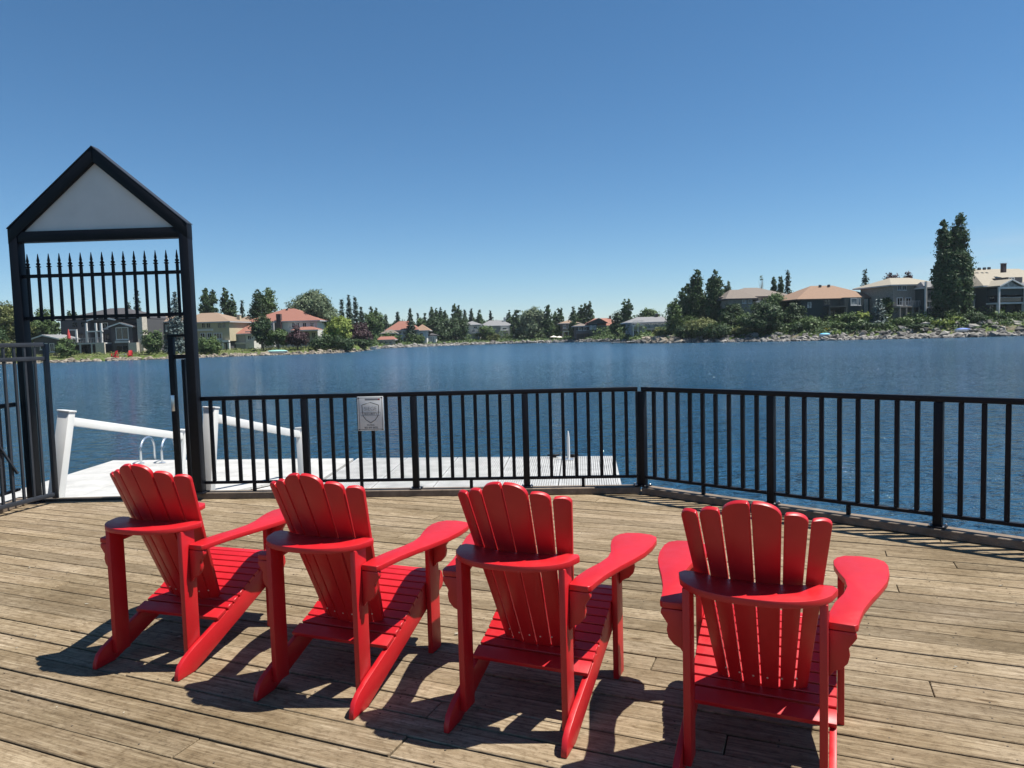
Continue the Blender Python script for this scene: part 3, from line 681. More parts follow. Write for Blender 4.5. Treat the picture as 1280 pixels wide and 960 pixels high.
def tree(kind, leafk, px, ytop, wpx, d, label, tops=None, name=None, cat='tree', group=None, bark='bark', low=None):
    TREE_N[0] += 1; rng = np.random.default_rng(100+TREE_N[0])
    p = spot(px, d); Y = p.y; sc = Y/FPX
    H = zrow(px, ytop, Y)-p.z; Wm = wpx*sc; r = Wm/2
    ls = min(.42*max(1, Y/165.), max(.22, r*.45))
    nm = name or {'poplar': 'poplar_tree', 'spruce': 'spruce_tree', 'round': 'broadleaf_tree', 'shrub': 'shrub', 'bare': 'bare_tree'}[kind]
    t = thing(nm, label, cat, tuple(p), rng.uniform(0, 6.28) if kind in ('spruce',) else 0, group)
    lf_ = LEAF[leafk]
    if kind == 'poplar':
        tops = tops or [(0, 1, 1)]; L = []
        for dx, ht, wf in tops:
            hh = H*ht; rr = r*wf; b0 = .07*hh; n = max(5, int((hh-b0)/(rr*.85)))
            for i in range(n):
                f = (i+.5)/n; z = b0+(hh-b0)*f; tl = min(.6, 3.4*rr/hh); w = rr*min(1, (f/.2)**.45)*min(1, ((1-f)/tl)**.55)*rng.uniform(.86, 1.1)
                zr = (hh-b0)/n*.95
                L.append((dx*sc+rng.normal(0, .13)*rr, rng.normal(0, .13)*rr, z+rng.normal(0, .25)*zr, max(w, .22), max(w, .22), zr*1.25))
        C_, N_ = lump_crown(L, ls, rng, 1.45, .55)
        # leaves of a poplar stand upright
        keep = C_[:, 2] < H*1.01; C_, N_ = C_[keep], N_[keep]; N_[:, 2] *= .4
        obj('crown', leaf_cards('crown', lf_, C_, N_, ls, rng), t)
        m = MB()
        for dx, ht, wf in tops: m.tube([(dx*sc*.4, 0, -.4), (dx*sc*.8, 0, H*.2*ht), (dx*sc, 0, H*.92*ht)], [r*.16+.1, r*.12+.08, .04], 7)
        m.build('trunk', bark, t, smooth=True)
    elif kind == 'spruce':
        n = max(10, int(H/.55)); C_ = []; N_ = []; bm__ = MB()
        for i in range(n):
            f = i/(n-1); z = H*(.04+.95*f); rr = r*(1-f)**.85*rng.uniform(.8, 1.15)+.14
            nb = max(5, int(5+rr*3.6))
            for k in range(nb):
                a = 6.283*(k+rng.uniform(0, .7))/nb; q = int(4+rr*5.5/ls*.42*2.0)
                u = rng.uniform(.12, 1.0, q)**.75; R_ = rr*rng.uniform(.8, 1.1)
                pp = np.stack([np.cos(a)*u*R_, np.sin(a)*u*R_, z+rng.uniform(-.3, .3)-u*R_*.32+.14*R_*u*u], 1)+rng.normal(0, .14+.08*ls, (q, 3))*np.array([1, 1, .9])
                C_.append(pp); N_.append(np.tile([math.cos(a)*.5, math.sin(a)*.5, .9], (q, 1)))
        C_ = np.concatenate(C_); N_ = np.concatenate(N_)
        obj('crown', leaf_cards('crown', lf_, C_, N_, ls*.95, rng), t)
        MB().tube([(0, 0, -.4), (0, 0, H*.5), (0, 0, H*.99)], [r*.07+.07, r*.05+.04, .02], 7).build('trunk', 'bark', t, smooth=True)
    elif kind == 'round':
        b0 = (low if low is not None else .22)*H; L = []; ch = H-b0
        nL = 9 if wpx > 20 else 6
        L.append((0, 0, b0+ch*.52, r*.66, r*.66, ch*.42))
        for i in range(nL):
            a = 6.283*i/nL+rng.uniform(-.3, .3); z = b0+ch*rng.uniform(.22, .78); w = r*rng.uniform(.36, .55)
            rad = r*.60*(1-max(0, (z-b0)/ch-.5)*.9)
            L.append((math.cos(a)*rad, math.sin(a)*rad, z, w, w, w*min(1.25, ch/(2*r))*rng.uniform(.75, 1.0)))
        L.append((r*rng.uniform(-.25, .25), 0, H-ch*.17, r*.42, r*.42, ch*.17))
        C_, N_ = lump_crown(L, ls, rng, 1.25, .6)
        obj('crown', leaf_cards('crown', lf_, C_, N_, ls, rng), t)
        trunk_mesh(H*.8, r*.075+.08, rng.uniform(-.2, .2)*r, rng, 5, r*.7).build('trunk', bark, t, smooth=True)
    elif kind == 'shrub':
        L = [(0, 0, H*.42, r*.72, r*.72, H*.5)]
        for i in range(5):
            a = 6.283*i/5+rng.uniform(-.4, .4); L.append((math.cos(a)*r*.55, math.sin(a)*r*.55, H*rng.uniform(.25, .55), r*.45, r*.45, H*rng.uniform(.28, .42)))
        C_, N_ = lump_crown(L, ls*.85, rng, 1.05, .5); keep = C_[:, 2] > -.3
        obj('foliage', leaf_cards('foliage', lf_, C_[keep], N_[keep], ls*.85, rng), t)
        m = MB()
        for i in range(4):
            a = 1.57*i+rng.uniform(0, 1); m.tube([(0, 0, -.3), (math.cos(a)*r*.25, math.sin(a)*r*.25, H*.35), (math.cos(a)*r*.45, math.sin(a)*r*.45, H*.7)], [.07, .05, .02], 5)
        m.build('stem', 'bark', t)
    elif kind == 'bare':
        m = trunk_mesh(H, .16, .1, rng, 9, r*1.1, .3); m.build('trunk', 'bark_pale', t, smooth=True)
        C_, N_ = lump_crown([(0, 0, H*.65, r*.6, r*.6, H*.3)], ls, rng, .25, .8)
        obj('crown', leaf_cards('crown', lf_, C_, N_, ls, rng), t)
    return t

# ------------------------------------------------------------------ houses
def hm(name, col, **k): MAT[name] = plain(name, col, k.pop('rough', .85), var=k.pop('var', .1), scale=k.pop('scale', 1.2), **k)
hm('stucco_beige', (.42, .365, .245)); hm('stucco_white', (.52, .51, .48)); hm('stucco_grey', (.30, .30, .30)); hm('siding_dark', (.062, .062, .068))
hm('siding_greygreen', (.035, .050, .052)); hm('siding_brown', (.10, .075, .06)); hm('siding_stone', (.26, .235, .205), var=.3, scale=5); hm('stone_pale', (.44, .40, .34), var=.3, scale=5)
hm('trim_white', (.58, .575, .56), rough=.6); hm('trim_grey', (.42, .43, .44), rough=.6); hm('brick_dark', (.07, .045, .045), var=.3); hm('concrete_pale', (.5, .48, .44))
def roof_mat(name, a, b):
    t = NT(name); v = t.coord('Object'); w = t.n('TexWave', bands_direction='Z'); w.inputs['Scale'].default_value = 1.6; w.inputs['Distortion'].default_value = 1.5; t.l(v, w.inputs['Vector'])
    c = t.mix(t.noise(v, 2.2, 6, .7), a, b); t.base(t.mix(.35, c, t.ramp(w.outputs['Fac'], [(.2, (.55, .55, .55)), (.6, (1, 1, 1))]), 'MULTIPLY')); t.rough(.9); MAT[name] = t.m
roof_mat('roof_red', (.20, .080, .058), (.30, .135, .098)); roof_mat('roof_tan', (.19, .135, .092), (.29, .205, .145)); roof_mat('roof_orange', (.18, .115, .075), (.29, .185, .125))
roof_mat('roof_pale', (.23, .205, .16), (.36, .325, .26)); roof_mat('roof_grey', (.15, .15, .155), (.24, .24, .245)); roof_mat('roof_black', (.040, .038, .042), (.075, .07, .075)); roof_mat('roof_brown', (.12, .10, .085), (.22, .185, .155)); roof_mat('roof_rust', (.24, .10, .07), (.34, .155, .11))
def glass_m():
    t = NT('window_glass'); t.base((.012, .016, .020)); t.rough(.08); t.b.inputs['Specular IOR Level'].default_value = .6; MAT['glass'] = t.m
    t = NT('pale_window_glass'); t.base(t.ramp(t.noise(t.coord(), .8, 2), [(.4, (.10, .13, .15)), (.6, (.30, .33, .34))])); t.rough(.1); MAT['glass_pale'] = t.m
glass_m()
class House:
    """front plane at local y=0, local x right, depth +y; sizes are read off as px at the house's distance"""
    def __init__(s, label, cx, d, yaw=0, name='house', cat='house', group='houses on the far shore'):
        s.p = spot(cx, d); s.cx = cx; s.sc = s.p.y/FPX; s.Y = s.p.y
        s.t = thing(name, label, cat, tuple(s.p), R(yaw), group)
    def X(s, px): return (px-s.cx)*s.sc
    def Z(s, px, py): return zrow(px, py, s.Y)-s.p.z
    def block(s, x0, x1, yt, wall, depth=9, y0=0., yb=None, xr=None, roof=None):
        xm = (x0+x1)/2; z1 = s.Z(xm, yt); z0 = -1.2 if yb is None else s.Z(xm, yb)
        MB().box(s.X(x0), s.X(x1), y0, y0+depth, z0, z1).build('wall', wall, s.t)
        return z1
    def hip(s, x0, x1, ye, yr, mat, depth=9, y0=0., ov=.6, rx0=None, rx1=None, fascia='trim_grey', gable=None):
        """eave row ye, ridge row yr, ridge from rx0 to rx1 (px)"""
        xm = (x0+x1)/2; ze = s.Z(xm, ye); zr = s.Z(xm, yr); a, b = s.X(x0)-ov, s.X(x1)+ov; c, e = y0-ov, y0+depth+ov; h = (e-c)/2
        rx0 = s.X(rx0) if rx0 is not None else min(a+h, (a+b)/2-.01); rx1 = s.X(rx1) if rx1 is not None else max(b-h, (a+b)/2+.01); ym = (c+e)/2
        m = MB().add([(a, c, ze), (b, c, ze), (b, e, ze), (a, e, ze), (rx0, ym, zr), (rx1, ym, zr)], [(0, 1, 5, 4), (1, 2, 5), (2, 3, 4, 5), (3, 0, 4), (3, 2, 1, 0)])
        r_ = m.build('roof', mat, s.t)
        MB().box(a+.02, b-.02, c+.02, e-.02, ze-.24, ze-.003).build('fascia', fascia, r_); s.roof = r_; return r_
    def gablefront(s, x0, x1, ye, yr, mat, depth=6, y0=0., ov=.45, wall=None, xr=None, trim='trim_white'):
        """ridge runs away from the viewer; pediment faces the lake"""
        xm = (x0+x1)/2; ze = s.Z(xm, ye); zr = s.Z(xm, yr); a, b = s.X(x0)-ov, s.X(x1)+ov; c, e = y0-ov, y0+depth; x = s.X(xr if xr is not None else xm); th = .22
        L = MB().prism([(a, ze), (x-.002, zr), (x-.002, zr+th), (a, ze+th)], lambda u, w: (u, e, w), lambda u, w: (u, c, w))
        L.prism([(x+.002, zr), (b, ze), (b, ze+th), (x+.002, zr+th)], lambda u, w: (u, e, w), lambda u, w: (u, c, w))
        r_ = L.build('roof', mat, s.t)
        if wall: MB().prism([(s.X(x0), ze), (s.X(x1), ze), (x, zr-.05)], lambda u, w: (u, e-.1, w), lambda u, w: (u, y0, w)).build('gable_wall', wall, s.t)
        tr = MB(); tr.bar((a, c-.04, ze+th*.4), (x, c-.04, zr+th*.4), .06, .26, upv=(0, 0, 1)); tr.bar((x, c-.045, zr+th*.4), (b, c-.045, ze+th*.4), .06, .26, upv=(0, 0, 1)); tr.build('barge_board', trim, r_)
        s.roof = r_; return r_
    def win(s, x0, x1, y0, y1, yo=0., trim='trim_white', glass='glass', bars=1, rows=0):
        xm = (x0+x1)/2; a, b = s.X(x0), s.X(x1); z0, z1 = s.Z(xm, y1), s.Z(xm, y0); w = min(.14, (b-a)*.12)
        m = frame_rect(MB(), a, b, z0, z1, w, yo-.10, yo-.003)
        for i in range(bars): x = a+(b-a)*(i+1)/(bars+1); m.box(x-.04, x+.04, yo-.09, yo-.02, z0+w, z1-w)
        f = m.build('window', trim, s.t); MB().box(a+w, b-w, yo-.045, yo-.005, z0+w, z1-w).build('pane', glass, f)
        MB().box(a-.08, b+.08, yo-.2, yo-.005, z0-.10, z0-.004).build('sill', trim, f); return f
    def box(s, name, mat, x0, x1, y0, y1, a=0., b=.2, par=None):
        xm = (x0+x1)/2; return MB().box(s.X(x0), s.X(x1), a, b, s.Z(xm, y1), s.Z(xm, y0)).build(name, mat, par or s.t)
    def balcony(s, x0, x1, yf, out=2.2, yo=0., rail='trim_white', slab='trim_white', hr=1.0, posts=3, bars=True, toground=True, glass=None):
        xm = (x0+x1)/2; z = s.Z(xm, yf); a, b = s.X(x0), s.X(x1)
        t = MB().box(a, b, yo-out, yo-.004, z-.28, z).build('balcony', slab, s.t)
        m = MB(); m.box(a, b, yo-out, yo-out+.07, z+hr-.07, z+hr)
        if glass: MB().box(a+.05, b-.05, yo-out+.02, yo-out+.04, z+.12, z+hr-.08).build('glass_screen', glass, t)
        else:
            n = max(3, int((b-a)/.35))
            for i in range(n+1): x = a+.03+(b-a-.06)*i/n; m.box(x-.025, x+.025, yo-out+.012, yo-out+.058, z+.004, z+hr-.072)
        m.build('balcony_rail', rail, t)
        for i in range(posts):
            x = a+.12+(b-a-.24)*i/max(1, posts-1)
            if toground: MB().box(x-.12, x+.12, yo-out+.02, yo-out+.26, -1.2, z-.284).build('column', slab, s.t)
        return t
    def chimney(s, x0, x1, yt, yb, mat='brick_dark', yo=3.5):
        c = s.box('chimney', mat, x0, x1, yt, yb, yo, yo+(x1-x0)*s.sc, s.roof); z = s.Z((x0+x1)/2, yt)
        MB().box(s.X(x0)-.08, s.X(x1)+.08, yo-.08, yo+(x1-x0)*s.sc+.08, z+.004, z+.15).build('chimney_cap', 'trim_grey', c); return c
    def vents(s, pts, yo):
        for x, y in pts: MB().box(s.X(x)-.22, s.X(x)+.22, yo, yo+.4, s.Z(x, y)-.3, s.Z(x, y)+.18).build('roof_vent', 'siding_dark', s.roof)

# A: large dark grey house seen through the gate
h = House('large dark grey house with balconies and gables seen through the gate arch', 135, 17, -8)
h.block(72, 112, 399, 'siding_dark', 11); h.hip(70, 176, 398, 383.5, 'roof_black', 12, y0=.5, rx0=112, rx1=132, fascia='siding_dark')
h.block(112, 182, 399.5, 'siding_dark', 9, y0=2.0)
h.gablefront(112, 146, 401, 396.8, 'roof_black', 5, y0=.2, wall='siding_dark')
h.block(144, 172, 408, 'siding_dark', 6, y0=-.6); h.gablefront(143, 173, 409.5, 404.5, 'roof_black', 6, y0=-.7, wall='siding_dark')
h.win(150, 167, 409, 424.5, -.6, bars=1, trim='trim_white')
h.box('window_ledge', 'trim_grey', 149, 168, 426, 428.5, -.95, -.605)
h.balcony(93, 141, 428.5, 2.6, 0, 'trim_grey', 'trim_grey', posts=4)
for x in (104, 118, 131, 138): h.box('balcony_post', 'trim_white', x-1, x+1, 404 if x > 110 else 412, 428, -2.4, -2.1)
h.box('balcony_beam', 'trim_white', 118, 140, 413.5, 415, -2.42, -2.08); h.box('balcony_beam', 'trim_white', 94, 105, 411.8, 413, -2.42, -2.08)
for x0, x1 in ((95, 103), (120, 129), (132, 137)): h.win(x0, x1, 416, 427, 2.0 if x0 > 110 else 0, trim='siding_dark')
h.win(88, 96, 402, 409, 0, trim='siding_dark'); h.win(100, 108, 402, 409, 0, trim='siding_dark'); h.win(120, 128, 403, 411, 2.0)
h.box('chimney', 'stone_pale', 178, 185, 392, 440, -.4, 1.2); h.box('chimney', 'trim_white', 167.5, 172.5, 393, 404, 3, 3.9)
h.box('stone_pier', 'stone_pale', 169, 180, 428, 446, -1.4, -.45)
for x0, x1 in ((97, 108), (110, 128), (149, 166)): h.win(x0, x1, 431.5, 442, -.6 if x0 > 140 else 0, trim='siding_dark')
h.box('stair_wall', 'stone_pale', 134, 146, 428, 444, -3.4, -3.1)
# garden shed at far left with white eaves
h = House('low dark outbuilding with a white trimmed roof beside the dark grey house', 58, 15, -5, name='garden_shed', cat='shed')
h.block(42, 73, 425, 'siding_dark', 5); h.gablefront(40, 75, 425, 419.5, 'roof_grey', 6, wall='siding_dark', xr=56); h.win(50, 60, 429, 437, 0); h.win(63, 69, 429, 440, 0)
# A2: dark house behind with tan roof
h = House('dark brown house with a pale tan roof between the chimney and the gate post', 203, 22, -8)
h.block(184, 226, 402, 'siding_brown', 9); h.hip(183, 228, 402, 392, 'roof_tan', 9, rx0=196, rx1=212); h.win(190, 197, 406, 414, 0); h.win(203, 210, 406, 414, 0); h.balcony(188, 206, 424, 2, 0, 'trim_white', 'trim_grey', posts=2)
# B: beige two-storey house
h = House('beige stucco house with an orange tiled hip roof right of the gate', 262, 17, -10)
h.block(222, 290, 402, 'stucco_beige', 9, yb=427); h.hip(222, 290, 402.5, 390, 'roof_tan', 9, rx0=236, rx1=258); h.chimney(284, 288, 393.5, 400, 'stucco_beige', 5)
h.block(226, 287, 427, 'siding_dark', 7, y0=1.2)
for x0, x1 in ((253, 257.5), (259.5, 265), (274.5, 279.5), (281, 286)): h.win(x0, x1, 403.5, 410, 0, trim='stucco_beige')
h.box('string_course', 'trim_white', 222, 268, 411.5, 414, -.18, -.004)
for x0, x1, b in ((250, 257, 1), (259.5, 266, 1), (268.5, 280, 2)): h.win(x0, x1, 416, 424, 0, bars=b)
h.box('string_course', 'trim_white', 222, 290, 426, 428.5, -.5, -.004)
for x in (281, 289): h.box('column', 'trim_white', x-1.2, x+1.2, 428.6, 444, -.4, 0.)
h.win(272, 280, 430, 438, 1.2)
# C: garage with red roof
h = House('low grey garage with a red tiled roof and white gable end', 305, 17, -6, name='garage', cat='garage')
h.block(290, 307, 417, 'stucco_grey', 7); h.hip(289, 318, 417, 406.5, 'roof_red', 8, rx0=302, rx1=316); h.block(307.2, 318, 414, 'stucco_white', 6.9, y0=.05); h.win(310, 315, 419, 425, .05); h.box('garden_wall', 'concrete_pale', 290, 313, 428, 430, -.3, -.004)
h = House('small tan roofed dormer house far behind the poplars', 305, 40, 0); h.block(298, 314, 402, 'stucco_grey', 6); h.hip(297, 315, 402, 394, 'roof_tan', 7); h.win(301, 305, 404, 408); 
# D: big red-roofed house
h = House('large pale house with a broad red tiled hip roof and dark chimney', 352, 20, -4)
h.block(312, 398, 401, 'stucco_white', 12); h.hip(308, 400, 401.5, 384.5, 'roof_red', 12, rx0=346, rx1=358, fascia='trim_grey'); h.box('chimney', 'brick_dark', 348.5, 354, 392.5, 411, -.9, -.005)
h.block(318, 346, 404, 'stucco_grey', 3, y0=-1.5); h.hip(374, 403, 412.5, 408.5, 'roof_red', 3, y0=-3.2, fascia='trim_white')
for x0, x1 in ((365, 377), (387.5, 397)): h.balcony(x0, x1, 411, 1.6, 0, 'trim_white', 'trim_white', toground=False, hr=1.05)
for x0, x1 in ((366, 370), (371.5, 376), (389, 395), (380, 385)): h.win(x0, x1, 403, 410, 0)
for x0, x1 in ((383, 389), (391, 396)): h.win(x0, x1, 415, 423, 0)
for x0, x1 in ((322, 328), (332, 340)): h.win(x0, x1, 406, 412, -1.5)
h.vents([(350, 386)], 5)
# E centre-left
h = House('white house with a bright red orange hip roof behind a dark spruce', 503, 14, 0); h.block(485, 520, 412.5, 'stucco_white', 9); h.hip(484, 522, 412.5, 401, 'roof_red', 9, rx0=497, rx1=509); h.block(520, 533, 414, 'stucco_white', 6, y0=1); h.hip(518, 535, 413, 405, 'roof_orange', 7, y0=1)
for x0, x1, y0, y1 in ((499, 502, 414, 418), (504, 508, 414, 418), (499, 502, 421, 426), (504, 508, 421, 426), (524, 529, 416, 420)): h.win(x0, x1, y0, y1, 0 if x0 < 520 else 1)
h.hip(480, 497, 416.5, 412, 'roof_brown', 3, y0=-2.6); h.block(483, 495, 416, 'siding_brown', 2.4, y0=-2.4)
h = House('small beige boathouse with a pink tiled roof at the water edge', 482, 5, 0, name='boathouse', cat='boathouse'); h.block(473, 491, 424.5, 'stucco_beige', 5); h.hip(471.5, 492.5, 424.5, 420.5, 'roof_red', 5, rx0=474, rx1=490, ov=.3); h.win(475, 479, 426, 430); h.win(481, 485, 426, 430); h.win(486.5, 490, 426, 430)
h = House('small white garden pavilion with dark hip roof near the rocky shore', 538, 6, 0, name='garden_pavilion', cat='pavilion'); h.block(530.5, 545, 419, 'stucco_white', 4); h.hip(530, 546, 419, 416, 'roof_black', 4, ov=.3, fascia='siding_dark'); h.win(535, 543, 421, 428, bars=2, glass='glass_pale')
h = House('grey roofed cream house with balconies beside the tall dark poplars', 590, 14, 0); h.block(580, 600, 406, 'stucco_white', 8); h.hip(578, 602, 406, 401, 'roof_grey', 8)
for x0, x1 in ((582, 585.5), (592, 597)): h.win(x0, x1, 407.5, 411)
h.balcony(588, 599, 416, 1.8, 0, 'trim_white', 'trim_white', posts=2); h.win(590, 594, 411.5, 415.5); h.win(583, 587, 418, 423)
h = House('house with a wide slate grey roof and white balconies left of the pale tree', 622, 20, 0); h.block(604, 638, 407, 'stucco_grey', 9); h.hip(601, 640, 407, 400, 'roof_grey', 9, rx0=612, rx1=628)
h.block(626, 637, 408, 'stucco_white', 2, y0=-2.1); h.balcony(626, 636, 413, 1.2, -2.1, 'trim_white', 'trim_white', toground=False); h.balcony(626, 636, 419, 1.2, -2.1, 'trim_white', 'trim_white', posts=2); h.win(628, 634, 409.5, 412.5, -2.1); h.win(628, 634, 415, 418.5, -2.1); h.chimney(630, 632.5, 397, 402, 'stucco_white', 3)
h = House('dark house with a pinkish low roof between slim poplars', 712, 14, 0); h.block(702, 722, 404, 'siding_brown', 8); h.hip(700, 724, 404, 399.5, 'roof_tan', 8)
for x0, x1 in ((704, 708), (710, 714), (716, 720)): h.win(x0, x1, 406, 410)
h.balcony(703, 717, 414, 1.5, 0, 'trim_grey', 'trim_grey', posts=3)
h = House('pale orange roofed house showing only its roof behind the rust roofed house', 732, 40, 0); h.block(726, 742, 402, 'stucco_beige', 6); h.hip(723, 744, 402, 396.5, 'roof_orange', 7); h.win(729, 733, 403, 406)
h = House('dark timber house with two rust red gabled roofs near the centre of the far shore', 745, 13, 0); h.block(720, 768, 407, 'siding_dark', 9); h.hip(733, 770, 407, 397.5, 'roof_rust', 9, rx0=745, rx1=766); h.gablefront(734, 757, 404.5, 398.5, 'roof_rust', 5, y0=-2, wall='siding_dark', xr=748, trim='siding_brown'); h.hip(718, 736, 407.5, 404, 'roof_brown', 5, y0=-1)
h.block(736, 746, 405, 'siding_greygreen', 2, y0=-1.9); h.win(736.5, 740, 407, 411.5, -1.9, glass='glass_pale'); h.win(741, 744.5, 407, 411.5, -1.9, glass='glass_pale')
for x0, x1 in ((723, 727), (729, 733), (750, 755), (757, 762), (763, 767)): h.win(x0, x1, 409, 413, 0)
h.balcony(720, 768, 416.5, 1.6, 0, 'trim_grey', 'siding_brown', posts=6); h.chimney(764, 766.5, 394.5, 399, 'brick_dark', 4)
h = House('long grey house with white balcony bands and a low slate roof before the right headland', 812, 15, 0); h.block(789, 838, 402.5, 'stucco_grey', 9); h.hip(786, 840, 402.5, 395.5, 'roof_grey', 9, rx0=800, rx1=832); h.chimney(824, 827, 392, 397, 'brick_dark', 4)
h.balcony(790, 803, 406, 1.6, 0, 'trim_white', 'trim_white', posts=3); h.balcony(804, 836, 410.5, 2, 0, 'trim_white', 'trim_grey', posts=5, glass='glass_pale')
for x0, x1 in ((791, 795), (797, 801), (806, 812), (815, 822), (826, 833)): h.win(x0, x1, 404, 408, 0)
for x0, x1 in ((792, 797), (806, 814), (818, 826)): h.win(x0, x1, 412.5, 418, 0)
# K right headland
h = House('grey stone house with a long brown hip roof half hidden by headland trees', 945, 19, 6)
h.block(906, 990, 370, 'siding_stone', 11); h.hip(903, 990, 370.5, 357.5, 'roof_brown', 12, rx0=945, rx1=962, fascia='siding_dark'); h.block(904, 935, 374, 'siding_stone', 6, y0=-2.5); h.hip(902, 937, 374, 362, 'roof_brown', 7, y0=-2.5, rx0=914, rx1=925, fascia='siding_dark')
h.win(921, 926, 375, 380, -2.5); h.win(929, 933, 375, 380, -2.5); h.win(940, 948, 373, 379, 0, trim='siding_dark'); h.win(952, 956, 373, 379, 0, trim='siding_dark')
h.balcony(936, 958, 387, 2.4, 0, 'trim_white', 'trim_grey', posts=3); h.box('porch_roof', 'trim_white', 940, 953, 376.5, 378.5, -2.2, -.2); h.win(930.5, 934.5, 383, 393, -2.5); h.win(942, 950, 381, 387, 0, trim='siding_dark'); h.vents([(925, 362.5)], 2)
h = House('low pink roofed wing joining the stone house and the orange roofed house', 989, 24, 5); h.block(980, 1000, 373, 'siding_stone', 7); h.hip(979, 1001, 373, 366, 'roof_tan', 7); h.win(984, 989, 375, 380)
# L
h = House('dark green house with a wide orange tan hip roof on the right bank', 1048, 16, 8)
h.block(998, 1095, 373, 'siding_greygreen', 11); h.hip(994, 1100, 373, 354.5, 'roof_orange', 12, rx0=1032, rx1=1062, fascia='siding_brown'); h.vents([(1042, 355), (1054, 354.5)], 5)
h.block(1050, 1076, 372, 'siding_greygreen', 3, y0=-1.6); h.win(1058, 1067, 373, 382, -1.6, glass='glass_pale', bars=0); h.win(1068, 1071.5, 373, 382, -1.6, glass='glass_pale', bars=0); h.win(1005, 1013, 377, 386, 0, trim='siding_greygreen', glass='glass_pale')
h.balcony(1027, 1050, 383, 2.4, 0, 'siding_greygreen', 'siding_greygreen', posts=2); h.win(1033, 1044, 388, 399, 0, trim='siding_brown'); h.win(1028, 1038, 374, 382, 0, trim='siding_dark'); h.win(1080, 1085, 374, 384, 0, trim='stone_pale'); h.box('stone_pier', 'stone_pale', 1080.5, 1086, 373.5, 392, -.5, -.12); h.chimney(1095.5, 1098.5, 357, 367, 'brick_dark', 4)
# M
h = House('tall grey house with a pale tan roof and glazed balcony left of the giant poplar', 1142, 16, 10)
h.block(1113, 1172, 355.5, 'siding_stone', 10); h.hip(1111, 1178, 355.5, 344.5, 'roof_pale', 11, rx0=1134, rx1=1162, fascia='trim_grey'); h.block(1144, 1167, 360, 'siding_greygreen', 3, y0=-2.6); h.hip(1143, 1168, 360, 352.5, 'roof_grey', 3.4, y0=-2.8, rx0=1146, rx1=1166, ov=.2, fascia='trim_white')
for x0, x1 in ((1119, 1124), (1126, 1131)): h.win(x0, x1, 357, 363, 0)
for x in (1144.4, 1166.6): h.box('corner_post', 'trim_white', x-.9, x+.9, 353, 397, -3.0, -2.62)
h.win(1147, 1164, 364, 377, -2.6, bars=3, trim='trim_grey', glass='glass_pale'); h.balcony(1146, 1165, 384, .9, -2.65, 'trim_grey', 'trim_grey', toground=False); h.win(1149, 1164, 385.5, 392, -2.6, bars=3, trim='trim_grey', glass='glass_pale'); h.balcony(1114, 1142, 383, 1.8, 0, 'trim_grey', 'siding_stone', posts=4); h.win(1118, 1126, 372, 382, 0); h.win(1130, 1138, 372, 382, 0)
st = MB()
for i in range(9): st.box(h.X(1168)+i*.36, h.X(1168)+i*.36+.4, -3.2, -2.2, h.Z(1168, 380)-i*.34-.25, h.Z(1168, 380)-i*.34)
st.build('stair', 'trim_white', h.t)
# shed by poplar
h = House('small dark red brown cabin with a pale roof edge just right of the poplar trunk', 1213, 15, 8, name='garden_cabin', cat='cabin'); h.block(1204, 1224, 372, 'siding_brown', 5); h.gablefront(1203, 1226, 373, 366, 'roof_tan', 5.5, wall='siding_brown', xr=1206, trim='trim_white'); h.win(1208, 1212, 375, 381); h.box('lean_to', 'stone_pale', 1213, 1215.5, 374, 386, -.7, -.2)
# N
h = House('dark green house with white trim and a glazed gable at the right picture edge', 1270, 15, 12)
h.block(1226, 1340, 358, 'siding_greygreen', 10); h.hip(1224, 1345, 356, 331.5, 'roof_pale', 13, y0=.5, rx0=1244, rx1=1320, fascia='trim_white'); h.gablefront(1228, 1258, 360, 352, 'roof_pale', 4.5, y0=-2.6, wall='glass_pale', trim='trim_white')
h.box('veranda_beam', 'trim_white', 1225, 1264, 360.2, 362.5, -2.95, -2.6); h.block(1226, 1263, 362, 'siding_greygreen', 2.4, y0=-2.5, yb=370)
h.balcony(1225, 1263.5, 379, 2.6, 0, 'trim_grey', 'trim_white', posts=2, glass='glass'); 
for x in (1225.5, 1263): h.box('veranda_post', 'trim_white', x-.9, x+.9, 362.4, 394, -2.98, -2.66)
for x0, x1 in ((1229, 1237), (1240, 1249), (1252, 1260)): h.win(x0, x1, 371, 378.5, 0, trim='siding_greygreen'); h.win(x0, x1, 381, 392, 0, trim='siding_greygreen')
h.block(1250, 1273, 347, 'siding_dark', 4, y0=-.8); h.win(1252, 1261, 347.5, 352, -.8); h.chimney(1266.5, 1271, 328, 339, 'brick_dark', 2.5)
h.block(1264, 1330, 356, 'siding_greygreen', 3, y0=-2.6); h.hip(1263, 1330, 356.5, 352.5, 'roof_grey', 3.2, y0=-2.7, fascia='trim_white', ov=.2); h.win(1266, 1272, 359, 371, -2.6, glass='glass_pale'); h.win(1273, 1279, 359, 371, -2.6, glass='glass_pale'); h.win(1281, 1292, 359, 371, -2.6, glass='glass_pale')
h.box('balcony', 'trim_white', 1264, 1330, 377, 379, -4, -2.61); h.win(1266, 1280, 381, 391, -2.6); h.vents([(1247, 333), (1255, 332.5), (1262, 332)], 5)

